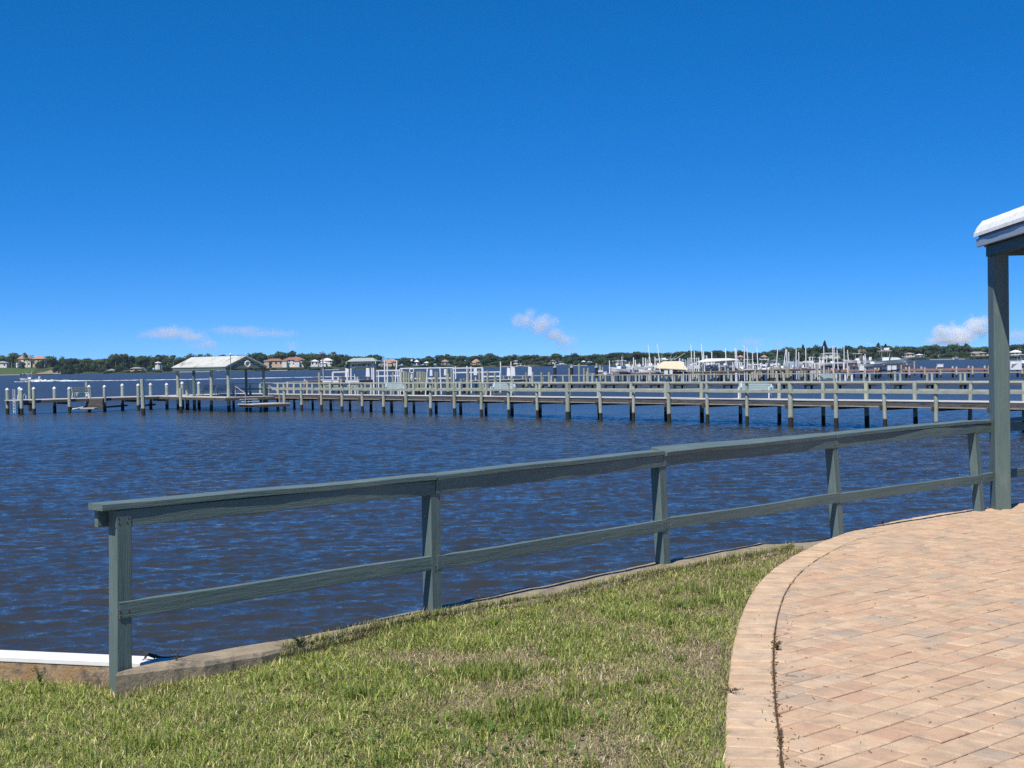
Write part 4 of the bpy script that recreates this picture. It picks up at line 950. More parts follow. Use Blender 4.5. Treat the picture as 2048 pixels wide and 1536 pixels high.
# lamp with platform (osprey nest like top) left
o = thing('nest_pole', 'tall pole with a ragged dark nest on top behind the brown topped dock', 'pole', (at(647, 760, 170).x, 170, WZ))
tp = at(645.5, 716, 170); MB().tube((tp.x + .1, 170, WZ - .5), tp, .10, .08, 7).build('shaft', mat('weathered pole', (.40, .42, .42), .8), o)
mb = MB(); gg = random.Random(3)
for k in range(70):
    a = gg.uniform(0, 6.28); r_ = gg.uniform(.1, .95); c = tp + Vector((math.cos(a) * r_, math.sin(a) * r_, gg.uniform(-.1, .7) * (1.2 - r_))); d = Vector((gg.gauss(0, 1), gg.gauss(0, 1), gg.gauss(0, .5))).normalized() * gg.uniform(.2, .5); mb.tube(c - d, c + d, .025, .015, 4)
mb.build('nest', mat('nest sticks', (.14, .12, .10), .9), o)
o = thing('nest_pole', 'pole topped with a brown stick nest left of the big fishing boat', 'pole', (at(1724, 740, 260).x, 260, WZ))
tp = at(1724, 706, 260); MB().tube((tp.x, 260, WZ - .5), tp, .12, .1, 7).build('shaft', gpile, o); mb = MB()
for k in range(110):
    a = gg.uniform(0, 6.28); r_ = gg.uniform(.1, .75); c = tp + Vector((math.cos(a) * r_, math.sin(a) * r_, gg.uniform(0, .6))); d = Vector((gg.gauss(0, 1), gg.gauss(0, 1), gg.gauss(0, .4))).normalized() * gg.uniform(.1, .35); mb.tube(c - d, c + d, .04, .03, 4)
mb.build('nest', mat('nest sticks pale', (.30, .26, .22), .9), o)

# ------------------------------------------------------------------ boats
def hull_mesh(L, B, H, flare=.25):
    st = 11; vs = []; fs = []
    for i in range(st):
        t = i / (st - 1); x = L * (t - .5); wdt = B / 2 * (1 - max(0, (t - .45) / .55) ** 2.2); sheer = H * (.82 + .30 * t * t); keel = H * (.0 + max(0, (t - .7) / .3) ** 2 * .55); ch = keel + (sheer - keel) * .38
        vs += [(x, 0, keel), (x, wdt * (.86 - .2 * t), ch), (x + (t > .95) * .05 * L, max(wdt, .01), sheer), (x, max(wdt - .06, 0), sheer), (x, 0, sheer - .12), (x, -max(wdt - .06, 0), sheer), (x + (t > .95) * .05 * L, -max(wdt, .01), sheer), (x, -wdt * (.86 - .2 * t), ch)]
    for i in range(st - 1):
        for k in range(8): fs.append((i * 8 + k, i * 8 + (k + 1) % 8, (i + 1) * 8 + (k + 1) % 8, (i + 1) * 8 + k))
    fs += [tuple(range(8)), tuple((st - 1) * 8 + k for k in range(8))[::-1]]
    return MB().add(vs, fs)
glass = mat('dark boat glass', (.03, .04, .05), .2); seatm = mat('navy upholstery', (.03, .05, .12), .7)
def make_boat(L, B, H, top, outr=False, cuddy=False, hm=gel):
    o = thing('motor_boat', 'x', 'boat'); hull_mesh(L, B, H).build('hull', hm, o, smooth=False)
    MB().box((-.02 * L, 0, H * .95), (L * .15, B * .36, H * .75)).build('console', gel, o, bevel=.04)
    MB().box((.06 * L, 0, H * 1.32), (.04, B * .34, H * .36)).build('windshield', glass, o)
    MB().box((-.18 * L, 0, H * .8), (L * .09, B * .5, H * .5)).build('seat', seatm, o, bevel=.04)
    if cuddy: MB().prism([(.10 * L, -B * .36, H * .85), (.40 * L, -B * .16, H * .98), (.28 * L, -B * .22, H * 1.28), (.12 * L, -B * .34, H * 1.34)], (0, B * .7, 0)).build('cabin', gel, o)
    if top:
        tm_ = MB().box((-.03 * L, 0, top), (L * .30, B * .72, .09)); tm_.build('t_top', whitem, o, bevel=.02)
        fr = MB()
        for sx in (-1, 1):
            for sy in (-1, 1): fr.tube((-.03 * L + sx * L * .07, sy * B * .20, H * .7), (-.03 * L + sx * L * .11, sy * B * .28, top), .035, .035, 6)
        fr.build('top_frame', whitem, o)
        MB().tube((-.1 * L, .1, top), (-.16 * L, .1, top + 1.5), .02, .012, 5).tube((-.1 * L, -.3, top), (-.13 * L, -.3, top + 1.1), .02, .012, 5).build('antenna', whitem, o)
    if outr:
        for sy in (-1, 1): MB().tube((0, sy * B * .3, top), (-.42 * L, sy * B * .9, top + 2.1), .025, .012, 5).build('outrigger', whitem, o)
        MB().box((.02 * L, 0, top + .45), (L * .10, B * .4, .5)).build('upper_station', gel, o, bevel=.03)
    for sy in (-.22, .22):
        MB().chain([(-.5 * L - .18, sy * B, H * .2), (-.5 * L - .22, sy * B, H * .7), (-.5 * L - .24, sy * B, H * 1.05), (-.5 * L - .28, sy * B, H * 1.6)], [.07, .10, .19, .12], 8).build('outboard', gel, o)
    return reg(o)
PR = {'cc': make_boat(6.6, 2.3, 1.15, 2.7), 'small': make_boat(5.4, 2.0, .95, 0), 'sport': make_boat(9.2, 2.9, 1.55, 3.5, True, True, mat('pale blue hull', (.55, .66, .66), .35)), 'cab': make_boat(7.4, 2.6, 1.35, 2.9, False, True)}
usedp = set()
def boat(kind, label, px, ykeel, D, rz, sc=1.0, group='boats on lifts in the marina', z=None):
    src = PR[kind]; o = src if kind not in usedp else copy_tree(src); usedp.add(kind)
    q = at(px, ykeel, D); o.location = q if z is None else (q.x, q.y, z); o.rotation_euler.z = R(rz); o.scale = (sc,) * 3; tag(o, label, 'boat', group); return o
boat('cc', 'leftmost marina boat, white with a dark t-top frame, bow turned away', 1240, 746, 224, 130, .75)
boat('small', 'low white open boat raised on the lift behind the first marina boat', 1276, 741, 227, 200, .8)
boat('small', 'small white skiff hull between the first marina boats and the cream cover', 1298, 746, 226, 175, .62)
boat('cab', 'white cabin boat with outriggers sitting under the cream canvas cover', 1335, 742, 232, 185, .7)
boat('small', 'white boat hull half hidden beneath the long white canopy', 1432, 742, 238, 10, .8)
boat('cc', 'white centre console boat directly right of the long white canopy', 1482, 744.5, 237, 172, .62)
boat('cab', 'boxy white boat seen stern on between two tall lift poles', 1530, 745, 240, 75, .8)
boat('small', 'sharp bowed white open boat with its nose up to the left', 1563, 741.5, 241, 168, .68)
boat('cc', 'white boat with a blue canvas enclosure beside the sharp bowed one', 1583, 742, 243, 190, .6)
boat('small', 'rightmost white hull of the row before the empty lifts', 1605, 741, 243, 15, .6)
boat('cc', 'white boat with a small hardtop just left of the brown nest pole', 1713, 729, 252, 185, .75)
boat('sport', 'big pale blue fishing boat with a white hardtop and outriggers on a lift', 1772, 733, 243, 2, .80)
boat('small', 'slim white boat lying in front of the big fishing boat', 1745, 735.5, 238, 8, .85)
boat('cc', 'white boat at the very right edge behind the porch post', 2046, 736, 215, 15, .8)
sp = boat('cc', 'white speedboat running left across open water with a foaming wake', 59, 764.0, 500, 178, 1.05, None, z=WZ - .15)
gm2 = random.Random(31)
for k in range(60):
    px = gm2.uniform(1195, 1640); D = gm2.uniform(225, 262); lone('dock_pile', 'plain upright wooden dock pile ' + near_of(px), 'pile', px, gm2.uniform(726, 743), D, .13, gpile if k % 3 else tanp, 'dock piles ' + near_of(px), sides=7, lean=gm2.gauss(0, .08))
for k in range(26):
    px = gm2.uniform(1205, 1700); pole(px, gm2.uniform(712, 726), gm2.uniform(236, 262), .07, gm2.gauss(0, .15))
for px, kd, sc, rz, lab in ((1255, 'small', .7, 15, 'white hull on the far side lift behind the first marina boat'), (1318, 'cc', .7, 160, 'white boat peeking out left of the cream canvas cover'), (1388, 'cc', .7, 100, 'white boat end on inside the pale blue lift frame'), (1415, 'cab', .65, 20, 'white cabin boat under the left half of the long canopy'), (1450, 'small', .8, 170, 'white hull under the right half of the long canopy'),
                            (1500, 'cc', .65, 30, 'white boat in the back row right of the tall double poles'), (1548, 'cc', .6, 95, 'white boat seen end on between the boxy boat and the sharp bowed boat'), (1622, 'cab', .6, 185, 'last white cabin boat in the back row of the marina'), (1665, 'small', .8, 5, 'white tender on the lift in front of the white villa')):
    boat(kd, lab, px, 737.5 if px < 1600 else 733, 256, rz, sc)
# canvas covers
cream = mat('cream canvas', (.64, .55, .40), .85, (.56, .48, .34), scale=1.5); wcan = mat('white canvas', (.80, .80, .79), .8)
def canopy(label, a, b, D, ze, zr, dep, m, tip=None):
    A = at(a, 740, D); B = at(b, 740, D + 1.5); o = thing('boat_cover', label, 'canopy', (A.x, A.y, WZ)); x0, x1 = A.x, B.x; y0, y1 = D - dep / 2, D + dep / 2; ins = (x1 - x0) * .18
    zt = ze if tip is None else tip
    MB().add([(x0, y0, ze), (x1, y0, zt), (x1, y1, zt), (x0, y1, ze), (x0 + ins * 1.4, D, zr), (x1 - ins, D, zr), (x0, y0, ze - .12), (x1, y0, zt - .12), (x1, y1, zt - .12), (x0, y1, ze - .12)],
             [(0, 1, 5, 4), (1, 2, 5), (2, 3, 4, 5), (3, 0, 4), (0, 6, 7, 1), (1, 7, 8, 2), (2, 8, 9, 3), (3, 9, 6, 0)]).build('canvas', m, o)
    for f_ in (.12, .5, .85):
        for y in (y0 + .2, y1 - .2): MB().tube((x0 + (x1 - x0) * f_, y, WZ - .5), (x0 + (x1 - x0) * f_, y, ze + .02), .07, .07, 6).build('post', whitem, o)
canopy('cream canvas cover stretched over a boat at the marina centre', 1311, 1371, 229, Zof(1340, 735, 229), Zof(1340, 722.5, 229), 4, cream, Zof(1365, 739, 229))
canopy('long white canopy on white posts in the marina', 1396, 1470, 235, Zof(1400, 723.5, 235), Zof(1430, 717, 235), 5, wcan, Zof(1460, 719, 235))
hb = thing('hardtop_tower', 'white boat hardtop and tower rising above the cream canvas cover', 'boat tower', at(1322, 735, 234))
c = at(1322, 719.5, 234); MB().box(c, (2.2, 1.4, .12)).build('top', whitem, hb); c2 = at(1328, 717, 234); MB().box(c2, (.6, .5, .22)).build('radar', gel, hb); MB().tube(at(1317, 735, 234), at(1319, 719.5, 234), .06).tube(at(1325, 735, 234), at(1324, 719.5, 234), .06).build('frame', whitem, hb)
for x0, y0, x1, y1 in ((1340, 722, 1353, 711), (1348, 720, 1370, 706)): MB().tube(at(x0, y0, 234), at(x1, y1, 234), .03, .015, 5).build('outrigger', whitem, hb)
gz = thing('console_cover', 'pale blue canvas enclosure on a boat right of the canopy', 'boat cover', at(1581, 737, 242)); c = at(1581, 729, 242)
MB().prism([c + Vector((-.8, -.6, -.6)), c + Vector((.8, -.6, -.6)), c + Vector((.55, -.6, .5)), c + Vector((-.4, -.6, .55))], (0, 1.2, 0)).build('canvas', mat('blue grey canvas', (.36, .45, .58), .8), gz, bevel=.08)
# white table-like benches on second pier
for px, wpx, lab in ((1656, 30, 'white bench with a slatted back on the second pier'),):
    o = copy_tree(B1); s = None; q = at(px, 762, 158); o.location = (q.x, q.y, -1.22); o.rotation_euler.z = R(-10); tag(o, lab, 'bench', 'slatted benches on the piers')
for px, lab in ((1691, 'left white bollard post behind the second pier bench'), (1704, 'right white bollard post behind the second pier bench'), (1472.5, 'thick white bollard post below the white centre console boat')):
    b = at(px, 765, 162); o = thing('bollard', lab, 'bollard', (b.x, b.y, -1.22), 'white bollards on the second pier'); MB().tube((b.x, b.y, -1.24), (b.x, b.y, Zof(px, 747.5, 162)), .14, .13, 8).build('post', caps, o); MB().tube((b.x, b.y, Zof(px, 747.5, 162)), (b.x, b.y, Zof(px, 746, 162)), .17, .05, 8).build('cap', caps, o)
# white service boxes on dock tops
for px, py, D, w_, h_, lab in ((1723, 736, 226, .8, .9, 'left white dock box below the big fishing boat'), (1778, 736, 226, .55, .8, 'middle white dock box below the big fishing boat'), (1788, 735.5, 226, .7, .7, 'right white dock box below the big fishing boat'), (1880, 731.5, 232, 1.0, .5, 'white bench like box behind the reddish pier'),
                               (1342, 744, 224, .5, .7, 'white square box under the cream canvas cover'), (1332, 745, 224, .6, .7, 'white cooler left of the square box under the cream cover'), (1200, 742.5, 220, .9, .3, 'white slab table at the left end of the marina dock'), (1210, 748, 221, .5, .6, 'grey white tackle station by the leftmost marina boat'),
                               (2031, 731, 214, 1.8, 1.4, 'white boathouse box right of the porch post'), (655, 762.5, 148, 1.0, .25, 'left white fish cleaning table on the brown topped dock'), (705, 763, 148, 1.5, .22, 'right white fish cleaning table on the brown topped dock'), (672, 763, 148, .7, .25, 'small white tray between the two cleaning tables')):
    q = at(px, py, D); o = thing('dock_box', lab, 'dock box', q); MB().box(q, (w_, .6, h_)).build('body', gel, o, bevel=.03); MB().box(q + Vector((0, 0, h_ / 2 + .02)), (w_ + .06, .66, .05)).build('lid', whitem, o, bevel=.01)
    if py > 740 or D > 220: MB().beam(q + Vector((-w_ * .4, 0, -h_ / 2 - .25)), q + Vector((w_ * .4, 0, -h_ / 2 - .25)), .3, .45).build('stand', gpile, o)

# ------------------------------------------------------------------ wake
def wake():
    pts = [(28, 763.6), (60, 763.4), (110, 762.2), (200, 761.2), (340, 759.2), (420, 758.0), (500, 756.6), (640, 753.8), (760, 752.0)]
    wd = [1.0, 5.5, 8, 5.0, 3.6, 3.2, 2.6, 2.2, 1.2]; vs = []; fs = []
    P = [on_z(x, y, WZ + .12) for x, y in pts]; n = 160
    for i in range(n + 1):
        t = i / n * (len(P) - 1); k = min(int(t), len(P) - 2); f_ = t - k; p = P[k].lerp(P[k + 1], f_); w_ = (wd[k] * (1 - f_) + wd[k + 1] * f_) * (.65 + .7 * random.random()); j = random.gauss(0, .5)
        hgt = .55 * math.exp(-((t - 1.6) / .7) ** 2) + .05
        vs += [(p.x, p.y - w_ / 2 + j, WZ + .06), (p.x, p.y + j, WZ + .12 + hgt * (.5 + random.random())), (p.x, p.y + w_ / 2 + j, WZ + .06)]
    for i in range(n): fs += [(3 * i, 3 * i + 3, 3 * i + 4, 3 * i + 1), (3 * i + 1, 3 * i + 4, 3 * i + 5, 3 * i + 2)]
    n_ = NT('foam'); d = n_.n('ShaderNodeBsdfDiffuse'); d.inputs[0].default_value = (.80, .82, .85, 1); tr = n_.n('ShaderNodeBsdfTransparent'); ms = n_.n('ShaderNodeMixShader')
    gm = n_.n('ShaderNodeNewGeometry'); n_.l(ramp(n_, noi(n_, mapping(n_, gm.outputs['Position'], (.09, .35, 1)), 1.0, 5, .7), [(.40, 0), (.52, 1)]), ms.inputs[0]); n_.l(tr.outputs[0], ms.inputs[1]); n_.l(d.outputs[0], ms.inputs[2]); n_.l(ms.outputs[0], n_.out.inputs[0])
    tag(MB().add(vs, fs).build('wake_foam', n_.m), 'white foam wake trailing behind the speedboat', 'wake', kind='stuff')
wake()

# ------------------------------------------------------------------ far shore
DS = HW * F / 7.7
def shore_w(px): return DS
land_m = mat('far shore ground', (.03, .05, .022), .95, (.05, .06, .03), scale=.02, coord='Object', stain=(.08, .08, .05), stain_scale=.05)
LX = np.linspace(-760, 760, 240)
def land_h(x, dy):
    px = 1024 + x / DS * F; left = max(0, min(1, (135 - px) / 60))
    base = -1.2 + min(3.2, dy * .08) ; b = WZ + .3 + (3.0 if dy > 25 else 3.0 * dy / 25)
    return b + left * (4.2 * min(1, dy / 22)) + .4 * mnoise.noise((x * .02, dy * .05, 3))
vs = []; fs = []; rows = [-2, 0, 3, 8, 15, 25, 40, 70, 110, 170, 260]
for x in LX:
    o_ = 5 * mnoise.noise((x * .012, 0, 0)) + 2.5 * mnoise.noise((x * .05, 2, 0))
    for dy in rows: vs.append((x, DS + o_ + dy, WZ - .6 if dy < 0 else (WZ + .12 if dy == 0 else land_h(x, dy))))
nr = len(rows)
for i in range(len(LX) - 1):
    for j in range(nr - 1): a = i * nr + j; fs.append((a, a + nr, a + nr + 1, a + 1))
tag(MB().add(vs, fs).build('far_shore', land_m, smooth=True), kind='structure')
lawn_m = mat('bright far lawn', (.042, .078, .024), .95, (.055, .095, .03), scale=.08)
bank = MB(); 
fv = []; ff = []
for i, px in enumerate(np.linspace(-12, 64, 18)):
    x = (px - 1024) / F * DS
    for j, dy in enumerate((1.5, 6, 12, 18, 24)): fv.append((x, DS - 2 + dy, WZ + .35 + dy * .27))
for i in range(17):
    for j in range(4): a = i * 5 + j; ff.append((a, a + 5, a + 6, a + 1))
tag(MB().add(fv, ff).build('far_lawn', lawn_m, smooth=True), kind='structure')
fv = []; ff = []
bm_ = mat('bare clay bank', (.30, .22, .17), .95, (.16, .17, .09), scale=.15)
for i, px in enumerate(np.linspace(73, 112, 9)):
    x = (px - 1024) / F * DS
    for j, dy in enumerate((1.5, 6, 12, 18)): fv.append((x, DS - 2 + dy, WZ + .3 + dy * .22))
for i in range(8):
    for j in range(3): a = i * 4 + j; ff.append((a, a + 4, a + 5, a + 1))
tag(MB().add(fv, ff).build('clay_bank', bm_, smooth=True), kind='structure')
fol = [mat('foliage %d' % i, c, .8, c2, scale=.35, rand=.28, transl=.12, spec=.1) for i, (c, c2) in enumerate((((.042, .078, .026), (.026, .052, .020)), ((.055, .088, .030), (.034, .060, .022)), ((.068, .098, .038), (.040, .062, .026)), ((.030, .058, .024), (.020, .042, .020))))]
bark = mat('bark', (.20, .16, .13), .9); palmb = mat('palm trunk', (.34, .30, .25), .9)
def crown_mesh(seed, W, H, nb, nl, ls):
    g_ = random.Random(seed); mb = MB(); bl = []
    for k in range(nb):
        a = g_.uniform(0, 6.28); r = g_.uniform(0, .33) * W; z = g_.uniform(.22, .80) * H; s = (1 - (z / H - .45) ** 2 * 1.1)
        bl.append((Vector((math.cos(a) * r * s, math.sin(a) * r * s, z)), g_.uniform(.15, .26) * W, g_.uniform(.14, .23) * H))
    for c, rw, rh in bl: mb.sphere(c, 1, 7, 5, (rw * .80, rw * .80, rh * .80))
    for k in range(nl):
        c, rw, rh = g_.choice(bl); d = Vector((g_.gauss(0, 1), g_.gauss(0, 1), g_.gauss(.15, 1))).normalized(); q = c + Vector((d.x * rw, d.y * rw, d.z * rh)) * g_.uniform(.75, 1.18)
        n_ = (d + Vector((g_.gauss(0, .6), g_.gauss(0, .6), g_.gauss(.2, .6)))).normalized(); a = n_.orthogonal().normalized(); a = (Matrix.Rotation(g_.uniform(0, 6.28), 3, n_) @ a); b = n_.cross(a); s = ls * g_.uniform(.5, 1.2)
        mb.add([q - a * s, q + b * s * .8, q + a * s, q - b * s * .8], [(0, 1, 2, 3)])
    return mb
def make_tree(seed, W, H, m):
    o = thing('broadleaf_tree', 'x', 'tree'); crown_mesh(seed, W, H, 11, 900, .62).build('crown', m, o)
    mb = MB().chain([(0, 0, -2), (.1, 0, H * .2), (0, .1, H * .45)], [.45, .35, .2], 7)
    for a in (0.5, 2.4, 4.3): mb.chain([(0, 0, H * .25), (math.cos(a) * W * .15, math.sin(a) * W * .15, H * .45), (math.cos(a) * W * .26, math.sin(a) * W * .26, H * .6)], [.22, .15, .07], 5)
    mb.build('trunk', bark, o); return reg(o)
TP = [make_tree(i * 7 + 1, 14, 12, fol[i % 4]) for i in range(7)]
def make_palm(seed):
    g_ = random.Random(seed); o = thing('palm_tree', 'x', 'palm tree'); H = 12; MB().chain([(0, 0, -2), (.15, 0, 4), (.1, .1, 8), (0, .0, H)], [.28, .2, .17, .15], 7).build('trunk', palmb, o); mb = MB()
    for k in range(20):
        a = k * 2.4; el = g_.uniform(-.5, 1.1); d = Vector((math.cos(a), math.sin(a), 0)); prev = Vector((0, 0, H)); pts = [prev]
        for j in range(1, 5): t = j / 4; pts.append(Vector((0, 0, H)) + d * (3.2 * t * math.cos(el * .6)) + Vector((0, 0, 2.2 * math.sin(el) * t - 2.2 * t * t)))
        s = Vector((-d.y, d.x, 0))
        for j in range(4):
            w0, w1 = (.15, .5, .55, .4, .05)[j], (.15, .5, .55, .4, .05)[j + 1]; 
            for sg in (-1, 1): mb.add([pts[j], pts[j + 1], pts[j + 1] + s * sg * w1 - Vector((0, 0, w1 * .6)), pts[j] + s * sg * w0 - Vector((0, 0, w0 * .6))], [(0, 1, 2, 3)])
    mb.build('crown', fol[2], o); return reg(o)
PP_ = [make_palm(5), make_palm(8)]
def make_conifer(seed, W, H):
    g_ = random.Random(seed); o = thing('conifer', 'x', 'tree'); MB().tube((0, 0, -2), (0, 0, H * .9), .3, .1, 6).build('trunk', bark, o); mb = MB(); mb.chain([(0, 0, 1), (0, 0, H * .3), (0, 0, H * .7), (0, 0, H * .95)], [W * .3, W * .36, W * .28, .1], 8)
    for k in range(900):
        z = g_.uniform(.05, 1) * H; r = W / 2 * (1 - (z / H) ** 3) * g_.uniform(.6, 1.1); a = g_.uniform(0, 6.28); q = Vector((math.cos(a) * r, math.sin(a) * r, z)); s = .4 * g_.uniform(.5, 1.3); u_ = Vector((g_.gauss(0, 1), g_.gauss(0, 1), g_.gauss(0, 1))).normalized(); b = u_.orthogonal().normalized(); mb.add([q - u_ * s, q + b * s, q + u_ * s, q - b * s], [(0, 1, 2, 3)])
    mb.build('crown', fol[3], o); return reg(o)
CP = make_conifer(3, 5, 15)
SKY = [(-40, 712), (0, 714), (25, 705), (47, 706), (62, 710), (80, 713), (96, 710), (112, 709), (120, 710), (132, 713), (142, 717), (150, 713), (165, 718), (180, 714), (195, 717), (212, 718), (222, 712), (232, 704), (245, 703), (258, 706), (266, 712), (285, 710), (300, 709), (315, 709), (330, 708), (345, 711), (360, 716), (375, 711), (390, 707), (405, 707), (420, 708), (450, 708), (480, 708), (495, 707), (512, 703), (540, 706), (556, 703), (568, 700), (578, 701), (592, 706), (610, 706), (625, 704), (640, 706), (655, 708), (668, 706), (680, 708), (700, 712), (720, 710), (735, 713), (748, 707), (758, 709), (770, 715), (785, 716), (800, 713), (808, 711), (820, 716), (835, 714), (855, 714), (870, 712), (885, 707), (900, 709), (915, 711), (935, 710), (948, 713), (965, 708), (978, 705), (990, 708), (1005, 713), (1020, 708), (1036, 712), (1050, 710), (1068, 707), (1082, 711), (1095, 709), (1110, 705), (1122, 705), (1134, 709), (1145, 704), (1155, 709), (1170, 708), (1185, 710), (1200, 707), (1215, 705), (1240, 703), (1260, 704), (1275, 701), (1290, 704), (1305, 703), (1330, 704), (1345, 706), (1365, 700), (1385, 698), (1398, 701), (1412, 702), (1430, 699), (1440, 704), (1450, 701), (1475, 702), (1490, 702), (1510, 702), (1530, 701), (1545, 698), (1560, 697), (1575, 694), (1592, 695), (1610, 693), (1628, 690), (1640, 690), (1665, 694), (1680, 694), (1700, 692), (1720, 693), (1745, 692), (1760, 690), (1775, 690), (1790, 694), (1800, 693), (1812, 691), (1828, 691), (1840, 693), (1855, 689), (1870, 689), (1887, 691), (1900, 687), (1912, 686), (1925, 688), (1940, 691), (1960, 692), (1975, 691), (2000, 691), (2020, 689), (2035, 688), (2060, 687), (2090, 689)]
sx_ = [a for a, b in SKY]; sy_ = [b for a, b in SKY]
TSEG = [(130, 'by the salmon roofed villa at the far left'), (345, 'along the shore left of the pier shelter'), (540, 'behind the pier shelter roof'), (760, 'between red roofed mansion and grey lift roof'), (960, 'behind the dock pile cluster'), (1200, 'behind the open water at mid frame'), (1400, 'behind the left half of the marina'), (1640, 'behind the long white canopy and lift poles'), (1800, 'behind the big fishing boat'), (3000, 'on the far right shore behind the reddish pier')]
tseg = lambda px: next(t for a, t in TSEG if px < a)
gt = random.Random(12); usedt = set()
def put_tree(src, px, D, ztop, base, wide, label, cat, group, H0, W0):
    o = src if src.name not in usedt else copy_tree(src); usedt.add(src.name)
    x = (px - 1024) / F * D; h = max(3.0, ztop - base); o.location = (x, D, base); o.scale = (wide / W0, wide / W0, h / H0); o.rotation_euler.z = gt.uniform(0, 6.28); tag(o, label, cat, group)
HOUSE_PX = []
def trees():
    px = -30
    while px < 2085:   # skyline row
        y = np.interp(px, sx_, sy_) + gt.uniform(-1.2, 1.6); D = DS + gt.uniform(50, 95); zt = at(px, y, D).z; wpx = gt.uniform(24, 40)
        put_tree(TP[gt.randrange(7)], px, D, zt, WZ + 2.5, wpx / F * D, 'rounded treeline tree ' + tseg(px), 'tree', 'far trees ' + tseg(px), 12.0, 14.0); px += wpx * gt.uniform(.36, .50)
    px = -25
    while px < 2080:   # lower front row, thinned where houses stand
        y = np.interp(px, sx_, sy_); hor = 726 - .0165 * (px - 1024) + 7.7; hs_ = any(a - 4 < px < b + 4 for a, b in HOUSE_PX)
        y2 = hor - gt.uniform(3.5, 7.0) if hs_ else y + (hor - y) * gt.uniform(.22, .60); D = DS + (gt.uniform(1, 5) if hs_ else gt.uniform(3, 26)); zt = at(px, y2, D).z
        if px < 112: px += 14; continue
        put_tree(TP[gt.randrange(7)], px, D, zt, WZ - (zt - WZ) * .35, gt.uniform(14, 27) / F * D, 'low bushy waterside tree ' + tseg(px), 'tree', 'waterside trees ' + tseg(px), 12.0, 14.0)
        px += gt.uniform(8.5, 14)
    for px in (5, 24, 31, 52, 205, 232, 252, 318, 326, 336, 348, 358, 372, 380, 402, 412, 668, 685, 738, 800, 858, 935, 962, 974, 1010, 1040, 1052, 1078, 1135, 1180, 1225, 1262, 1545, 1600, 1780, 1795, 1802, 1850, 1935, 1990):
        y = np.interp(px, sx_, sy_) + gt.uniform(-3, 8); D = DS + gt.uniform(20, 60); zt = at(px, y, D).z
        put_tree(PP_[gt.randrange(2)], px, D, zt, WZ + 1.5, gt.uniform(6.5, 8.5), 'slim feathery palm ' + tseg(px), 'palm tree', 'far palms ' + tseg(px), 12.5, 6.4)
    for px, yt in ((36, 718), (47, 722), (56, 715), (66, 719), (77, 721), (86, 716)):
        D = DS + 22; put_tree(TP[gt.randrange(7)] if px in (47, 77, 86) else PP_[0], px, D, at(px, yt, D).z, WZ + 3.0, gt.uniform(10, 15) / F * D if px in (47, 77, 86) else 7.5, 'small tree standing in front of the salmon roofed villa', 'tree', 'trees before the villa', 12.0 if px in (47, 77, 86) else 12.5, 14.0 if px in (47, 77, 86) else 6.4)
    for px, yt, w_, lab in ((1650.5, 681, 4.2, 'tall dark column shaped conifer rising above the treeline'), (1757.5, 685.5, 5.5, 'pointed conifer above the treeline left of the big fishing boat hardtop'), (1772, 687.5, 4.5, 'smaller pointed conifer just right of the other pointed one'), (1607, 688.5, 3.5, 'faint small conifer tip above the trees behind the white boats'), (1932, 686.5, 4.5, 'bushy pointed tree top left of the porch post')):
        D = DS + 58; put_tree(CP, px, D, at(px, yt, D).z, WZ + 3, w_ * 1.6, lab, 'tree', None, 15.0, 5.0)
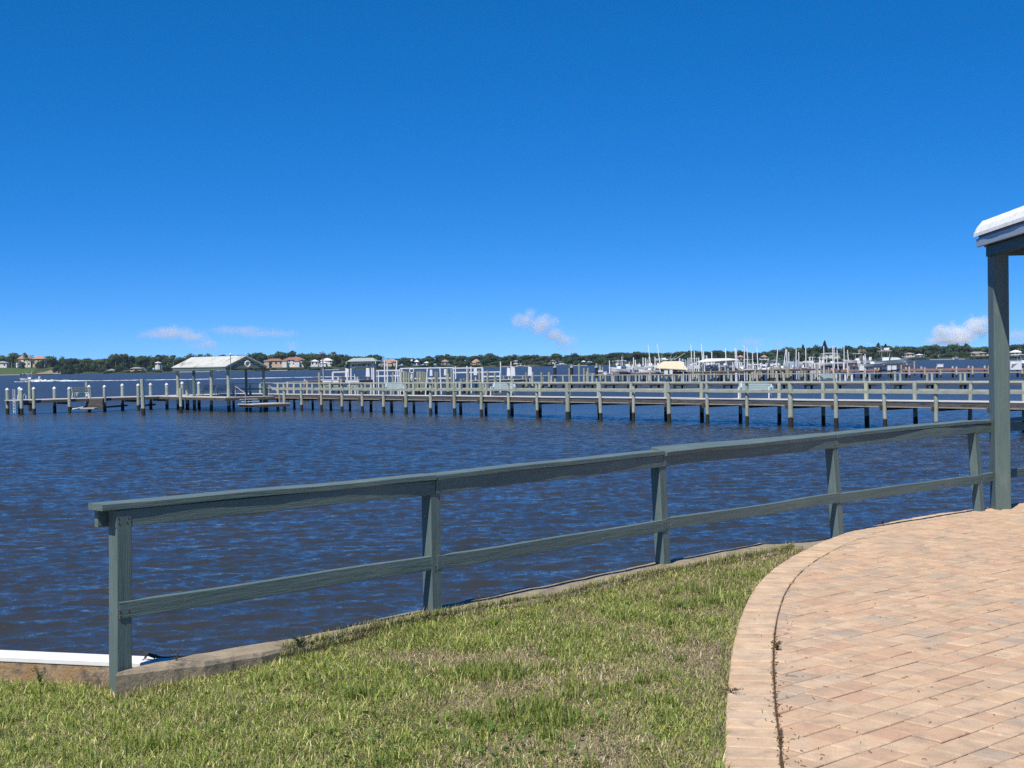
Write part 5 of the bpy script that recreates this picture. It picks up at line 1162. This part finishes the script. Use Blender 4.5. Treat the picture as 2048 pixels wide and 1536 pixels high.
# houses ------------------------------------------------------------
walls_w = mat('white stucco', (.74, .71, .65), .8, (.66, .63, .57), scale=.3); walls_c = mat('cream stucco', (.62, .50, .37), .8, scale=.3); walls_p = mat('pink stucco', (.60, .42, .35), .8, scale=.3)
r_red = mat('red roof tiles', (.33, .16, .11), .85, (.24, .115, .08), scale=.5); r_pink = mat('salmon roof tiles', (.43, .27, .21), .85, scale=.5); r_white = mat('white metal roof', (.80, .80, .80), .5); r_grey = mat('grey thatch', (.30, .31, .27), .9, scale=.5)
win_m = mat('dark window glass', (.035, .045, .055), .25)
def house(label, px0, px1, ytop, ybot, wm, rm, D=None, wings=(), two=True, roofh=None, hip=True):
    D = D or DS + 22; HOUSE_PX.append((px0, px1)); a = at(px0, ybot, D); b = at(px1, ytop, D); W = b.x - a.x; z0 = a.z; H = b.z - z0; rh = roofh if roofh is not None else H * .34; dep = max(7, W * .45)
    o = thing('house', label, 'house', (a.x, D, z0), 'houses on the far shore'); x0, x1 = a.x, b.x; zw = z0 + H - rh
    MB().box(((x0 + x1) / 2, D + dep / 2, (zw + z0 - 6) / 2), (W - 1.2, dep, zw - z0 + 6)).build('walls', wm, o)
    def roof(xa, xb, ya, yb, zb, h):
        ins = min((yb - ya) / 2, (xb - xa) / 2 - .3); ym = (ya + yb) / 2
        MB().add([(xa, ya, zb), (xb, ya, zb), (xb, yb, zb), (xa, yb, zb), (xa + ins * hip, ym, zb + h), (xb - ins * hip, ym, zb + h)], [(0, 1, 5, 4), (1, 2, 5), (2, 3, 4, 5), (3, 0, 4), (0, 3, 2, 1)]).build('roof', rm, o)
    roof(x0, x1, D - .8, D + dep + .8, zw, rh)
    for (f0, f1, fh) in wings:
        wa, wb = x0 + W * f0, x0 + W * f1; zz = z0 + (zw - z0) * fh; MB().box(((wa + wb) / 2, D - 2.0, (zz + z0 - 6) / 2), (wb - wa, 4.5, zz - z0 + 6)).build('wing', wm, o); roof(wa - .6, wb + .6, D - 4.8, D + 1.5, zz, rh * .7)
    n = max(2, int(W / 4)); fl = 2 if (two and zw - z0 > 4.5) else 1
    for f_ in range(fl):
        for k in range(n):
            xx = x0 + W * (k + .5) / n; 
            if any(x0 + W * w0 - .9 < xx < x0 + W * w1 + .9 for w0, w1, _ in wings): continue
            hh = (zw - z0) / fl; MB().box((xx, D - .04, z0 + hh * (f_ + .48)), (1.5, .2, hh * .52)).build('window', win_m, o)
    return o
house('large pink and cream villa with a salmon roof above the far left lawn', 35, 62, 710, 731, walls_w, r_pink, DS + 30, ((.0, .3, .55),))
house('right wing villa with an orange roof beside the far left palms', 63, 90, 711.5, 729, walls_c, r_pink, DS + 32)
house('low white house at the left picture edge above the lawn', -8, 14, 722, 733, walls_w, r_grey, DS + 28, two=False)
house('cream red roofed house just right of the shelter gable', 529, 566, 717, 730.5, walls_c, r_red, DS + 26, ((.02, .28, .9),))
house('long two storey mansion with a red tile roof and chimney', 566, 608, 714, 730, walls_w, r_red, DS + 28, ((.0, .2, .8), (.55, .8, .7)))
house('white house with a bright white roof left of the nest pole', 621, 637, 719, 730, walls_w, r_white, DS + 24, two=False)
house('white house with a stepped white roof behind the nest pole', 640, 665, 716, 731, walls_w, r_white, DS + 24, ((.1, .5, .5),))
house('cream house with a salmon hipped roof between tall white lift poles', 762, 796, 718, 733, walls_c, r_pink, DS + 22, ((.3, .65, .7),))
house('small red roofed boathouse at the water right of the salmon roofed house', 794, 804, 730, 735, walls_w, r_red, DS + 8, two=False)
house('small white gabled house behind the globe lamp', 828, 838, 719.5, 731, walls_w, r_white, DS + 24)
house('small white cottage right of the gabled white house', 847, 859, 723, 731, walls_w, r_white, DS + 22, two=False)
house('pink house half sunk in trees behind the pile cluster', 882, 897, 719, 731, walls_p, r_pink, DS + 24)
house('tan house with arched front behind the right of the pile cluster', 943, 962, 718, 734, walls_c, r_pink, DS + 22, ((.1, .5, .8),))
house('white square house behind the hoist motor pair', 1026, 1037, 721, 731.5, walls_w, r_white, DS + 20, roofh=.6)
house('white flat roofed house at mid shore with a side wing', 1100, 1112, 720, 729, walls_w, r_grey, DS + 20, ((-.3, .1, .4),), roofh=.6)
house('small white house just left of the marina', 1163, 1172, 721, 728, walls_w, r_white, DS + 20, two=False)
house('orange pink house behind the tall poles right of the canopy', 1475, 1489, 710, 723, walls_p, r_pink, DS + 26)
house('tan house behind the boxy white boat', 1523, 1536, 710, 722, walls_c, r_pink, DS + 26)
house('white villa with arches and a pale roof left of the conifer shore', 1642, 1681, 705, 720, walls_w, r_grey, DS + 28, ((.0, .2, .75), (.62, .85, .7)), roofh=1.2)
house('white house above the red roofed boathouse on the right shore', 1811, 1830, 705, 713, walls_w, r_pink, DS + 34, two=False)
house('red roofed boathouse at the water right of the big fishing boat', 1806, 1826, 713.5, 721.5, walls_w, r_red, DS + 8, two=False)
house('white two part house left of the right shore lawn', 1833, 1848, 707.5, 715, walls_w, r_white, DS + 30, two=False)
house('cream house directly left of the porch post', 1941, 1975, 703, 712, walls_c, r_grey, DS + 30, ((.2, .4, .8),))
house('small white house high on the slope left of the porch post', 1968, 1979, 694, 699, walls_w, r_white, DS + 70, two=False)
house('white house right of the porch post', 2022, 2046, 700, 714, walls_w, r_white, DS + 24)
house('grey roofed tiki hut at the water on the left shore', 213, 230, 737.5, 742, walls_c, r_grey, DS + 3, two=False, roofh=1.6)
house('low grey boathouse with a flat roof left of the shelter', 259, 284, 734, 741, walls_c, r_grey, DS + 5, two=False, roofh=1.4)
house('white roofed bungalow among palms left of the shelter', 309, 320, 723, 731, walls_w, r_white, DS + 34, two=False)
trees()
# shoreline boats and seawalls
for px, y, sc, lab in ((52, 750.2, .9, 'white boat moored below the far left lawn'), (114, 749.5, 1.0, 'white boat on a lift at the end of the clay bank'), (444, 744.6, 1.3, 'white boat seen through the shelter posts on the far shore'), (1041, 732.6, 1.2, 'white boat moored behind the right hoist motor'), (1121, 731.5, 1.5, 'white cruiser moored by the white flat roofed house'), (1913, 719.6, 1.2, 'white boat moored on the right shore left of the porch post'), (1238, 729, 1.0, 'small white boat on the far shore behind the first marina boat')):
    boat('cc' if sc != 1.5 else 'cab', lab, px, y, DS - 8, gt.choice([5, 178, 30]), sc, 'boats moored along the far shore', z=WZ + .1)
swm = mat('far seawall', (.55, .52, .47), .8)
for a, b, lab in ((0, 40, 'pale seawall below the far left lawn'), (352, 420, 'pale low seawall behind the shelter posts'), (540, 575, 'pale beach strip below the cream red roofed house'), (650, 678, 'white seawall right of the nest pole'), (1003, 1060, 'white seawall behind the hoist motors'), (1140, 1175, 'pale seawall left of the marina'), (1860, 1930, 'pale seawall on the right shore')):
    A = at(a, 740, DS - 3); B = at(b, 740, DS - 3); o = thing('far_seawall', lab, 'seawall', (A.x, A.y, WZ), 'seawalls on the far shore'); MB().beam((A.x, A.y, WZ + .1), (B.x, B.y, WZ + .1), .5, 1.1).build('face', swm, o)

# ------------------------------------------------------------------ haze and clouds
def haze():
    n = NT('air haze'); v = n.n('ShaderNodeVolumePrincipled'); v.inputs['Color'].default_value = (.62, .78, 1.0, 1); v.inputs['Density'].default_value = HAZE; v.inputs['Anisotropy'].default_value = .0
    n.l(v.outputs[0], n.out.inputs['Volume']); o = MB().box((0, 800, 13), (3200, 1760, 34)).build('haze', n.m); tag(o, kind='stuff')
HAZE = 0.00004
haze()
def cloud(label, D, blobs, dens, seed, thr=.5, sc=5.0):
    dens *= .85
    n = NT('cloud vapour %d' % seed); tc = n.n('ShaderNodeTexCoord'); v = n.n('ShaderNodeVolumePrincipled'); v.inputs['Color'].default_value = (1, 1, 1, 1); v.inputs['Anisotropy'].default_value = 0
    xs = [b[0] for b in blobs]; ys = [b[1] for b in blobs]; rs = [b[2] for b in blobs]
    c = at(sum(xs) / len(xs), sum(ys) / len(ys), D); k = D / F
    x0, x1 = min(b[0] - b[2] * 1.6 for b in blobs), max(b[0] + b[2] * 1.6 for b in blobs); y0, y1 = min(b[1] - b[3] * 1.6 for b in blobs), max(b[1] + b[3] * 1.6 for b in blobs)
    cx_ = at((x0 + x1) / 2, (y0 + y1) / 2, D); g_ = n.n('ShaderNodeNewGeometry'); tot = None
    for (bx, by, rw, rh) in blobs:
        rw *= 1.6; rh *= 1.6
        q = at(bx, by, D); mp = n.n('ShaderNodeVectorMath', operation='SUBTRACT'); n.l(g_.outputs['Position'], mp.inputs[0]); mp.inputs[1].default_value = q
        sc_ = n.n('ShaderNodeVectorMath', operation='DIVIDE'); n.l(mp.outputs[0], sc_.inputs[0]); sc_.inputs[1].default_value = (rw * k, max(rw, rh) * k, rh * k)
        ln = n.n('ShaderNodeVectorMath', operation='LENGTH'); n.l(sc_.outputs[0], ln.inputs[0]); s = n.n('ShaderNodeMath', operation='SUBTRACT'); s.inputs[0].default_value = 1; n.l(ln.outputs['Value'], s.inputs[1])
        if tot is None: tot = s.outputs[0]
        else: mx = n.n('ShaderNodeMath', operation='MAXIMUM'); n.l(tot, mx.inputs[0]); n.l(s.outputs[0], mx.inputs[1]); tot = mx.outputs[0]
    W = (x1 - x0) * k; nz = noi(n, g_.outputs['Position'], sc * 1.5 / W, 8, .68, .4)
    a1 = n.n('ShaderNodeMath', operation='MULTIPLY_ADD'); n.l(nz, a1.inputs[0]); a1.inputs[1].default_value = 2.6; n.l(tot, a1.inputs[2])
    mr = n.n('ShaderNodeMapRange'); mr.inputs[1].default_value = 1.14 + thr; mr.inputs[2].default_value = 2.1 + thr; mr.inputs[3].default_value = 0; mr.inputs[4].default_value = dens; n.l(a1.outputs[0], mr.inputs[0]); 
    g0 = n.n('ShaderNodeMath', operation='GREATER_THAN'); n.l(tot, g0.inputs[0]); g0.inputs[1].default_value = 0; ml = n.n('ShaderNodeMath', operation='MULTIPLY'); n.l(mr.outputs[0], ml.inputs[0]); n.l(g0.outputs[0], ml.inputs[1])
    n.l(ml.outputs[0], v.inputs['Density']); n.l(v.outputs[0], n.out.inputs['Volume'])
    o = MB().box((0, 0, 0), (W, W * .6 + .0, (y1 - y0) * k)).build('cloud', n.m); o.location = cx_; tag(o, label, 'cloud', 'small clouds low over the horizon')
CD = 14000
cloud('tall wispy cloud leaning over the trees at mid frame', CD, [(1050, 640, 26, 18), (1085, 650, 32, 20), (1105, 668, 24, 16), (1130, 684, 20, 20), (1060, 628, 18, 10)], .013, 1)
cloud('brightest puffy cloud on the horizon left of the porch post', CD, [(1885, 665, 22, 16), (1925, 668, 30, 20), (1952, 656, 26, 20), (1965, 645, 20, 12), (1905, 680, 40, 10)], .024, 2, .42)
cloud('flat pale pink cloud above the shelter roof', CD, [(345, 665, 48, 13), (385, 675, 30, 10), (310, 670, 34, 8), (410, 690, 30, 12)], .008, 3)
cloud('thin streak of cloud right of the shelter', CD, [(480, 661, 60, 9), (530, 668, 60, 9)], .003, 4)
cloud('tiny cloud puff above the red roofed mansion', CD, [(583, 692, 12, 9)], .008, 5, .35)
cloud('faint cloud behind the tall lift poles', CD, [(1500, 685, 26, 10), (1560, 688, 18, 9)], .005, 6)
cloud('small cloud scrap right of the porch post', CD, [(2032, 672, 20, 12), (2044, 684, 16, 8)], .01, 7, .4)
